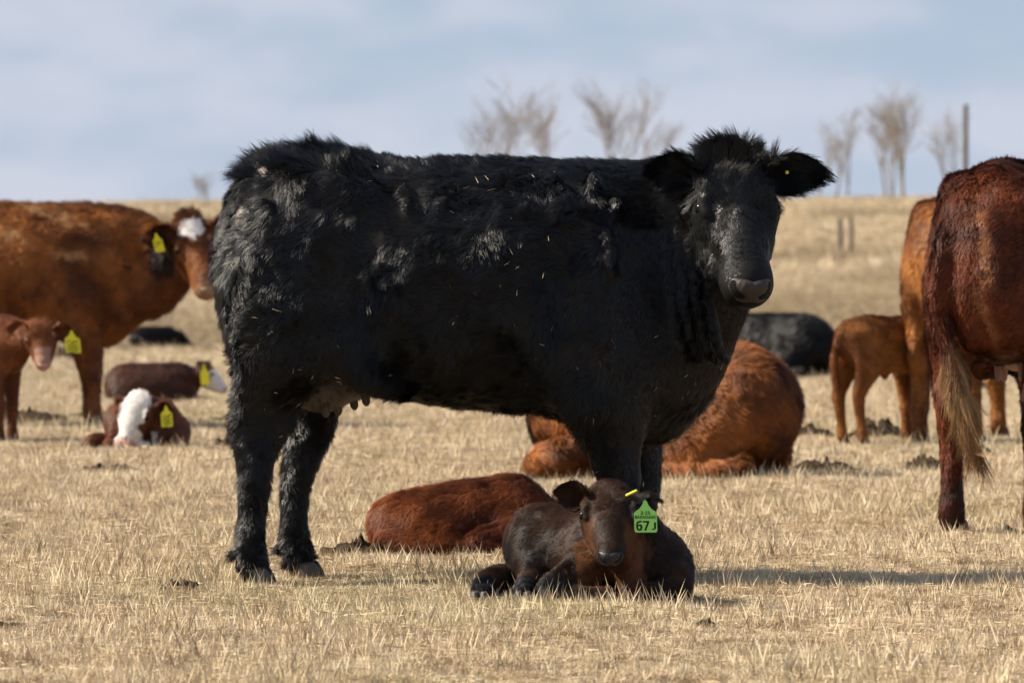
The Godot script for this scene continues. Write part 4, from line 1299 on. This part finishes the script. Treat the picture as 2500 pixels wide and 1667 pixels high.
func build_dung() -> void:
	var spots := [
		[-0.54, -1.35, 0.085, 0.035, "crumbly dung pat touching the red calf's rump"], [-1.0, 0.6, 0.055, 0.022, "small dung lump in the grass left of the black cow's hind hooves"],
		[-1.92, -8.1, 0.14, 0.03, "flat dung pat in front of the white faced calf"], [-2.98, -15.2, 0.22, 0.05, "broad dark dung pat beside the tawny cow's front feet"],
		[-2.55, -16.0, 0.20, 0.04, "dung pat just behind the tawny cow's front feet"], [-1.72, -15.3, 0.12, 0.03, "dung pat by the black cow's hind hock, far off"],
		[-1.50, -11.0, 0.07, 0.03, "small dung pat right of the white faced calf"], [-0.24, 0.25, 0.07, 0.012, "thin flat dark patch between the black cow's legs"],  # second entry: a thin flat dark patch on the ground
		[1.62, -12.9, 0.16, 0.04, "dung pat left of the suckling calf's hoof"], [2.05, -12.6, 0.14, 0.06, "lumpy dung heap right of the suckling calf's hoof"],
		[1.46, -7.9, 0.13, 0.04, "dung pat right of the orange brown cow's rump"], [1.98, -8.4, 0.09, 0.04, "dung clod left of the dark red cow's hind leg"],
		[2.36, -10.0, 0.07, 0.035, "small round dung clod under the dark red cow"], [2.95, -12.0, 0.07, 0.03, "small dung clod at the right edge of the grass"],
		[3.55, -23.0, 0.11, 0.05, "dark dung clod far behind the dark red cow's legs"], [0.53, 2.0, 0.03, 0.012, "tiny dung crumb in the foreground grass right of the dark calf"],
		[-1.42, 2.05, 0.075, 0.014, "dry dung patch in the bottom left foreground"], [1.82, -2.6, 0.03, 0.02, "small dung crumb right of the dark red cow's hoof"],
		[-4.35, -34.5, 0.20, 0.10, "dark dung mound seen between the red calf and the tawny cow"], [0.03, -1.05, 0.10, 0.05, "straw covered dung heap between the red calf and the dark calf"]]
	for s in spots:
		s[2] *= 1.15
		dung_spots.append(Vector3(s[0], s[1], s[2]))
		var k: int = spots.find(s)
		var rings := []
		var n := 22
		for i in 9:
			var t := i / 8.0
			var ring := []
			for j in n:
				var a := TAU * j / n
				var wob := 1.0 + lumps.get_noise_2d(cos(a) * 4.0 + k * 13.0, sin(a) * 4.0) * 0.7
				var rr: float = s[2] * sin(t * PI * 0.5) * wob
				var y: float = s[3] * cos(t * PI * 0.5) * (1.0 + lumps.get_noise_3d(cos(a) * rr * 90.0, sin(a) * rr * 90.0, k * 9.0) * 2.4) if t < 1.0 else -0.03
				ring.append(Vector3(cos(a) * rr, y, sin(a) * rr * 0.85) if t > 0.0 else Vector3(cos(a) * 0.001, s[3], sin(a) * 0.001))
			rings.append(ring)
		var g := loft(rings)
		var colors := PackedColorArray()
		for p in g.v:
			var w := tone.get_noise_3d(p.x * 60.0 + k, p.y * 60.0, p.z * 60.0)
			colors.append(Color(0.022, 0.015, 0.010).lerp(Color(0.20, 0.14, 0.075) if k == 19 else Color(0.06, 0.042, 0.026), clampf(0.5 + w, 0.0, 1.0)))
		var o := part(numbered("dung_pat"), commit(g, colors), M.dung, self)
		o.position = Vector3(s[0], ground(s[0], s[1]) + 0.004, s[1])
		o.set_meta("label", s[4])
		o.set_meta("category", "dung")
		o.set_meta("group", "dung pats on the pasture")

func grow(g: Dictionary, at: Vector3, dir: Vector3, length: float, radius: float, level: int, r: RandomNumberGenerator) -> void:
	var pts := [at]
	var radii := [radius]
	var d := dir
	var p := at
	var steps := 4
	for i in steps:
		d = (d + Vector3(r.randfn(), r.randfn() * 0.5 + 0.25, r.randfn()) * 0.13).normalized()
		p += d * (length / steps)
		pts.append(p)
		radii.append(radius * lerpf(1.0, 0.45, (i + 1.0) / steps))
		if level > 0 and i > 0:
			for k in 2:
				var side := (d * r.randf_range(0.5, 1.0) + Vector3(r.randfn(), r.randf_range(0.0, 0.5), r.randfn()) * 0.55).normalized()
				grow(g, p, side, length * r.randf_range(0.38, 0.6), radius * 0.5, level - 1, r)
	merge(g, pipe(pts, radii, 5 if level else 4))

func build_trees() -> void:
	# px-free list: x, distance, height, stems, label
	var list := [
		[-1.6, 330.0, 6.2, 2, "thin bare tree, leftmost of the pale ones above the cow's back"], [-0.4, 345.0, 7.6, 2, "tall bare tree above the middle of the cow's back"],
		[1.7, 335.0, 6.3, 2, "bare tree right of the tall one above the cow's back"], [6.6, 340.0, 7.6, 3, "bushy bare tree nearest the black cow's left ear"], [9.4, 350.0, 6.0, 2, "small bare tree just left of the black cow's ear"],
		[20.2, 330.0, 4.9, 1, "slender bare tree right behind the black cow's far ear"], [22.4, 345.0, 6.0, 2, "narrow bare tree beside the slender one at right"],
		[25.2, 340.0, 6.4, 3, "wide bare tree left of the cluster beside the pole"], [27.0, 352.0, 7.2, 3, "tallest bare tree in the cluster beside the pole"], [29.6, 345.0, 6.0, 2, "bare tree closest to the wooden pole"],
		[-19.7, 330.0, 2.6, 3, "dark bare tree on the skyline left of the black cow's rump"], [-22.0, 326.0, 1.0, 4, "low dark shrub on the left skyline"]]
	var r := RandomNumberGenerator.new()
	r.seed = 77
	for t in list:
		var z: float = CAMERA_Z - t[1]
		var root := thing("bare_tree", t[4], "tree", Vector3(t[0], ground(t[0], z) - 0.1, z), 0.0, "bare trees along the skyline")
		var h: float = t[2]
		var crown := blank()
		for s in int(t[3]):
			var lean := Vector3(r.randfn() * 0.14, 1.0, r.randfn() * 0.14).normalized()
			var foot := Vector3(r.randfn() * 0.25, 0, r.randfn() * 0.25)
			var top := foot + lean * (h * 0.45)
			part("trunk", commit(pipe([foot, foot.lerp(top, 0.5) + Vector3(r.randfn() * 0.05, 0, 0), top], [0.015 * h, 0.011 * h, 0.008 * h], 7)), M.bark, root)
			for k in 4:
				var q := foot.lerp(top, r.randf_range(0.35, 1.0) if k else 1.0)
				var dir := (lean + Vector3(r.randfn() * 0.28, 0.25, r.randfn() * 0.28)).normalized() if k else lean
				grow(crown, q, dir, h * r.randf_range(0.36, 0.52), 0.0065 * h, 2, r)
		part("crown", commit(crown), M.twig, root)
	# utility pole and fence posts
	var z2 := CAMERA_Z - 300.0
	var pole := thing("wooden_pole", "tall grey wooden pole standing among the bare trees at right", "pole", Vector3(26.65, ground(26.65, z2) - 0.2, z2))
	part("shaft", commit(pipe([Vector3.ZERO, Vector3(0, 3, 0), Vector3(0.02, 6.1, 0)], [0.19, 0.17, 0.15], 12)), M.weathered_wood, pole)
	part("cap", commit(pipe([Vector3(0.02, 6.1, 0), Vector3(0.02, 6.16, 0), Vector3(0.02, 6.2, 0)], [0.16, 0.15, 0.05], 12)), M.bark, pole)
	var posts := [[9.0, 140.0, 1.15, "weathered fence post right of the black cow's muzzle"], [10.1, 152.0, 1.15, "paler fence post just right of the nearer one"]]
	for p in posts:
		var z3: float = CAMERA_Z - p[1]
		var o := part(numbered("fence_post"), commit(pipe([Vector3(0, -0.2, 0), Vector3(0.01, 0.5, 0), Vector3(0.0, p[2], 0.01), Vector3(0, p[2] + 0.03, 0.01)], [0.075, 0.07, 0.065, 0.03], 10)), M.weathered_wood, self)
		o.position = Vector3(p[0], ground(p[0], z3), z3)
		o.set_meta("label", p[3])
		o.set_meta("category", "fence post")
		o.set_meta("group", "fence posts on the far pasture")

func build_others() -> void:
	build_dark_calf()
	build_red_calf()
	build_orange_cow()
	build_left_cow()
	build_left_calf()
	build_white_faced_calf()
	build_brown_calf()
	build_black_resting()
	build_right_cows()
	build_dung()
	build_trees()

# ------------------------------------------------------------------ the setting
func sky_image() -> Image:
	var n := FastNoiseLite.new()
	n.noise_type = FastNoiseLite.TYPE_SIMPLEX_SMOOTH
	n.seed = 4
	n.frequency = 0.11
	n.fractal_octaves = 5
	n.fractal_gain = 0.52
	var im := Image.create(1024, 512, false, Image.FORMAT_RGBF)
	for y in 512:
		var e := 90.0 - (y + 0.5) * 180.0 / 512.0
		for x in 1024:
			im.set_pixel(x, y, sky_color(n, (x + 0.5) * 360.0 / 1024.0, e))
	im.resize(4096, 2048, Image.INTERPOLATE_CUBIC)
	for y in range(890, 1034):
		var e := 90.0 - (y + 0.5) * 180.0 / 2048.0
		for x in 4096:
			im.set_pixel(x, y, sky_color(n, (x + 0.5) * 360.0 / 4096.0, e))
	return im

func sky_color(n: FastNoiseLite, a: float, e: float) -> Color:
	var up := maxf(e, 0.0)
	var c := Color(0.41, 0.505, 0.635).lerp(Color(0.25, 0.365, 0.60), smoothstep(4.0, 60.0, up))
	c = c.lerp(Color(0.545, 0.595, 0.70), exp(-up * 0.8) * 0.8)
	if e > -1.0:
		var f := deg_to_rad(a)
		var tall := 3.4 * 24.0 * log(1.0 + up / 24.0)
		var v := n.get_noise_3d(cos(f) * 57.3 * 2.3, tall * 2.0, sin(f) * 57.3 * 2.3)
		var w := n.get_noise_3d(cos(f) * 57.3 * 0.8 + 300.0, tall * 0.7, sin(f) * 57.3 * 0.8)
		var cover := smoothstep(-0.30, 0.50, v + w * 0.5)
		c = c.lerp(Color(0.64, 0.655, 0.74), cover * 0.62)
	return c * 0.495

func build_setting() -> void:
	# land: one sheet, fine near the cattle and coarse towards the skyline
	var zs := PackedFloat32Array()
	var d := 3.0
	while d < 1400.0:
		zs.append(CAMERA_Z - d)
		d += clampf((d - 9.0) * 0.02, 0.09, 25.0) if d > 9.0 else 0.4
	var xs := PackedFloat32Array()
	var x := 0.0
	while x < 500.0:
		xs.append(x)
		x += 0.10 if x < 4.0 else (x - 3.0) * 0.12
	var all := PackedFloat32Array()
	for i in range(xs.size() - 1, 0, -1):
		all.append(-xs[i])
	all.append_array(xs)
	var v := PackedVector3Array()
	var idx := PackedInt32Array()
	for z in zs:
		for xx in all:
			v.append(Vector3(xx, ground(xx, z), z))
	var w := all.size()
	for j in zs.size() - 1:
		for i in w - 1:
			var a := j * w + i
			idx.append_array(PackedInt32Array([a, a + w, a + 1, a + 1, a + w, a + w + 1]))
	var g := {"v": v, "n": smooth_normals(v, idx), "i": idx}
	if g.n[100].y < 0:
		for i in g.n.size():
			g.n[i] = -g.n[i]
	var o := part("pasture_ground", commit(g), M.soil, self)
	o.set_meta("kind", "structure")
	o.set_meta("label", "dry straw coloured pasture ground rising to the skyline")
	o.set_meta("category", "ground")

func blade(g: Dictionary, root: Vector3, dir: Vector3, length: float, width: float, bend: float, r: RandomNumberGenerator) -> void:
	var side := dir.cross(Vector3(r.randfn(), r.randfn(), r.randfn())).normalized()
	var v: PackedVector3Array = g.v
	var n: PackedVector3Array = g.n
	var idx: PackedInt32Array = g.i
	var b := v.size()
	var out := Vector3(dir.x, 0, dir.z)
	for k in 3:
		var t := k * 0.5
		var c := root + dir * (length * t) + out * (bend * t * t * length) - Vector3(0, bend * 0.35 * t * t * length, 0)
		var wdt := width * (1.0 - 0.35 * t)
		var nn := side.cross(dir).normalized()
		if k < 2:
			v.append(c - side * wdt); n.append(nn)
			v.append(c + side * wdt); n.append(nn)
		else:
			v.append(c); n.append(nn)
	idx.append_array(PackedInt32Array([b, b + 2, b + 1, b + 1, b + 2, b + 3, b + 2, b + 4, b + 3]))
	g.v = v; g.n = n; g.i = idx

func grass_meshes() -> Array:
	var out := []
	for k in 5:
		var r := RandomNumberGenerator.new()
		r.seed = 500 + k
		var g := blank()
		if k < 3:        # cropped tuft
			for i in 30:
				var a := r.randf() * TAU
				var tilt := r.randf_range(0.05, 1.05)
				var dir := Vector3(cos(a) * sin(tilt), cos(tilt), sin(a) * sin(tilt))
				blade(g, Vector3(r.randfn() * 0.018, -0.004, r.randfn() * 0.018), dir, r.randf_range(0.012, 0.040), r.randf_range(0.0006, 0.0012), r.randf_range(0.1, 0.8), r)
		elif k == 3:     # fallen straw
			for i in 9:
				var a := r.randf() * TAU
				var dir := Vector3(cos(a), r.randf_range(-0.05, 0.22), sin(a)).normalized()
				blade(g, Vector3(r.randfn() * 0.03, r.randf_range(0.002, 0.02), r.randfn() * 0.03), dir, r.randf_range(0.02, 0.055), r.randf_range(0.0007, 0.0012), r.randf_range(0.0, 0.2), r)
		else:            # taller stalks
			for i in 4:
				var a := r.randf() * TAU
				var tilt := r.randf_range(0.05, 0.7)
				var dir := Vector3(cos(a) * sin(tilt), cos(tilt), sin(a) * sin(tilt))
				blade(g, Vector3(r.randfn() * 0.012, -0.004, r.randfn() * 0.012), dir, r.randf_range(0.035, 0.095), r.randf_range(0.0010, 0.0018), r.randf_range(0.0, 0.5), r)
		out.append(commit(g))
	return out

func build_grass() -> void:
	var meshes := grass_meshes()
	var buffers := []
	for k in 5:
		buffers.append(PackedFloat32Array())
	for zone in [[10.5, 24.0, 230000, 0.95, 1.1], [24.0, 48.0, 150000, 1.3, 1.8], [48.0, 130.0, 90000, 2.6, 3.0], [130.0, 430.0, 90000, 7.0, 6.0]]:
		for i in int(zone[2]):
			var d: float = sqrt(lerpf(zone[0] * zone[0], zone[1] * zone[1], rng.randf()))
			var half: float = 0.1003 * d + zone[4]
			var x := rng.randf_range(-half, half)
			var z := CAMERA_Z - d
			var bare := false
			for s in dung_spots:
				if absf(s.y - z) < s.z and absf(s.x - x) < s.z and Vector2(s.x - x, s.y - z).length() < s.z * 0.85:
					bare = true
			if bare:
				continue
			var patch := lumps.get_noise_2d(x * 2.2, z * 2.2 + 33.0)
			var fine := lumps.get_noise_2d(x * 9.0, z * 9.0 - 70.0)
			if patch + fine * 0.8 < -0.26 and rng.randf() < 0.8:
				continue
			var pick := rng.randf()
			var k := rng.randi() % 3
			if pick < 0.06:
				k = 3
			elif pick < 0.13 + maxf(patch, 0.0) * 0.16:
				k = 4
			var s: float = zone[3] * rng.randf_range(0.7, 1.25) * (1.0 + patch * 0.45)
			var a := rng.randf() * TAU
			var b := Basis(Vector3.UP, a).scaled(Vector3(s, s * rng.randf_range(0.75, 1.15), s))
			var y := ground(x, z)
			var c := Color(0.55, 0.42, 0.255).lerp(Color(0.76, 0.66, 0.49), rng.randf())
			c = c.lerp(Color(0.27, 0.185, 0.11), clampf(rng.randf_range(-0.8, 1.0) - fine * 1.2 - patch * 0.6, 0.0, 1.0))
			var green := smoothstep(0.12, 0.5, lumps.get_noise_2d(x * 0.8 + 200.0, z * 0.5)) * 0.35
			c = c.lerp(Color(0.30, 0.30, 0.13), green * rng.randf())
			if k == 3:
				c = c.lerp(Color(0.38, 0.28, 0.16), 0.5)
			if d > 55.0:
				c = c.lerp(Color(0.27, 0.205, 0.125), smoothstep(0.0, 0.35, lumps.get_noise_2d(x * 0.10 + 400.0, z * 0.03)) * 0.7)
			buffers[k].append_array(PackedFloat32Array([b.x.x, b.y.x, b.z.x, x, b.x.y, b.y.y, b.z.y, y, b.x.z, b.y.z, b.z.z, z, c.r, c.g, c.b, 1.0]))
	var names := ["cropped_grass", "cropped_grass", "cropped_grass", "fallen_straw", "grass_stalks"]
	var labels := ["short dry cropped grass covering the pasture", "short dry cropped grass covering the pasture", "short dry cropped grass covering the pasture", "loose fallen straw lying among the grass", "thin taller dry stalks standing in the grass"]
	for k in 5:
		var mm := MultiMesh.new()
		mm.transform_format = MultiMesh.TRANSFORM_3D
		mm.use_colors = true
		mm.mesh = meshes[k]
		mm.instance_count = buffers[k].size() / 16
		mm.buffer = buffers[k]
		var o := MultiMeshInstance3D.new()
		o.name = numbered(names[k])
		o.multimesh = mm
		o.material_override = M.straw
		o.set_meta("kind", "stuff")
		o.set_meta("label", labels[k])
		o.set_meta("category", "grass")
		o.set_meta("group", "dry grass of the pasture")
		add_child(o)

func make_materials() -> void:
	material("black_skin", Color.WHITE, 0.7, 0.3, true)
	material("black_hair", Color.WHITE, 0.37, 0.36, true)
	material("calf_hair", Color.WHITE, 0.42, 0.22, true)
	material("red_skin", Color.WHITE, 0.8, 0.3, true)
	material("red_hair", Color.WHITE, 0.5, 0.27, true)
	material("nose_brown", lin(0.036, 0.027, 0.023), 0.5, 0.35)
	material("nose_black", lin(0.016, 0.016, 0.019), 0.46, 0.38)
	material("nose_pink", lin(0.40, 0.21, 0.16), 0.45, 0.5)
	material("nose_tan", lin(0.21, 0.13, 0.085), 0.5, 0.4)
	material("eye", lin(0.006, 0.005, 0.004), 0.16, 0.32)
	material("hoof", lin(0.075, 0.065, 0.058), 0.6, 0.4)
	material("udder", lin(0.062, 0.045, 0.037), 0.6, 0.4)
	material("udder_pink", lin(0.42, 0.25, 0.20), 0.6, 0.4)
	material("ink", lin(0.01, 0.01, 0.01), 0.6, 0.3)
	material("tag_green", lin(0.27, 0.66, 0.13), 0.42, 0.5)
	material("tag_yellow", lin(0.72, 0.66, 0.01), 0.42, 0.5)
	material("straw", Color.WHITE, 0.75, 0.25, true).backlight = Color(0.25, 0.2, 0.1)
	material("dung", Color.WHITE, 0.9, 0.2, true)
	material("bark", lin(0.22, 0.185, 0.15), 0.9, 0.2)
	material("twig", lin(0.27, 0.225, 0.185), 0.9, 0.2)
	material("weathered_wood", lin(0.16, 0.14, 0.12), 0.9, 0.2)
	var soil := material("soil", Color.WHITE, 0.95, 0.15)
	var ramp := Gradient.new()
	ramp.offsets = PackedFloat32Array([0.0, 0.35, 0.55, 0.75, 1.0])
	ramp.colors = PackedColorArray([lin(0.07, 0.048, 0.03), lin(0.14, 0.10, 0.06), lin(0.25, 0.185, 0.11), lin(0.35, 0.27, 0.165), lin(0.42, 0.345, 0.23)])
	var nt := NoiseTexture2D.new()
	nt.width = 1024
	nt.height = 1024
	nt.seamless = true
	var fn := FastNoiseLite.new()
	fn.seed = 8
	fn.frequency = 0.02
	fn.fractal_octaves = 6
	fn.fractal_gain = 0.62
	nt.noise = fn
	nt.color_ramp = ramp
	soil.albedo_texture = nt
	soil.uv1_triplanar = true
	soil.uv1_world_triplanar = true
	soil.uv1_scale = Vector3.ONE * 0.45

func _ready() -> void:
	rng.seed = 20
	lumps.seed = 3
	lumps.frequency = 0.35
	lumps.fractal_octaves = 3
	swirl.seed = 12
	swirl.frequency = 0.5
	swirl.fractal_octaves = 2
	tone.seed = 31
	tone.frequency = 0.5
	# camera: a long lens held low, focused on the black cow
	var camera := Camera3D.new()
	camera.name = "camera"
	add_child(camera)
	camera.position = Vector3(0, EYE, CAMERA_Z)
	camera.rotation.x = -0.01663
	var lens := CameraAttributesPhysical.new()
	lens.frustum_focal_length = 179.5
	lens.exposure_aperture = 7.6
	lens.frustum_focus_distance = 15.4
	lens.frustum_near = 0.1
	lens.frustum_far = 4000.0
	camera.attributes = lens
	camera.far = 4000.0
	camera.current = true
	# sky and sun
	var env := Environment.new()
	env.background_mode = Environment.BG_SKY
	env.tonemap_mode = Environment.TONE_MAPPER_LINEAR
	env.tonemap_exposure = 2.15
	env.sdfgi_enabled = true
	env.ssao_enabled = true
	env.ssil_enabled = true
	var sky := Sky.new()
	var pano := PanoramaSkyMaterial.new()
	pano.panorama = ImageTexture.create_from_image(sky_image())
	sky.sky_material = pano
	env.sky = sky
	var around := WorldEnvironment.new()
	around.name = "world_environment"
	around.environment = env
	add_child(around)
	var sun := DirectionalLight3D.new()
	sun.name = "sun"
	sun.light_color = Color(1.0, 0.955, 0.88)
	sun.light_energy = 1.55
	sun.light_angular_distance = 0.53
	sun.shadow_enabled = true
	add_child(sun)
	var from := Vector3(-0.72, 0.68, -0.045)
	sun.look_at_from_position(from, Vector3.ZERO, Vector3.UP)
	make_materials()
	for k in 3:
		locks.append(make_lock(40 + k, 8, 0.024, 0.32, 0.05 + 0.05 * k))
	build_setting()
	build_black_cow()
	build_others()
	build_grass()
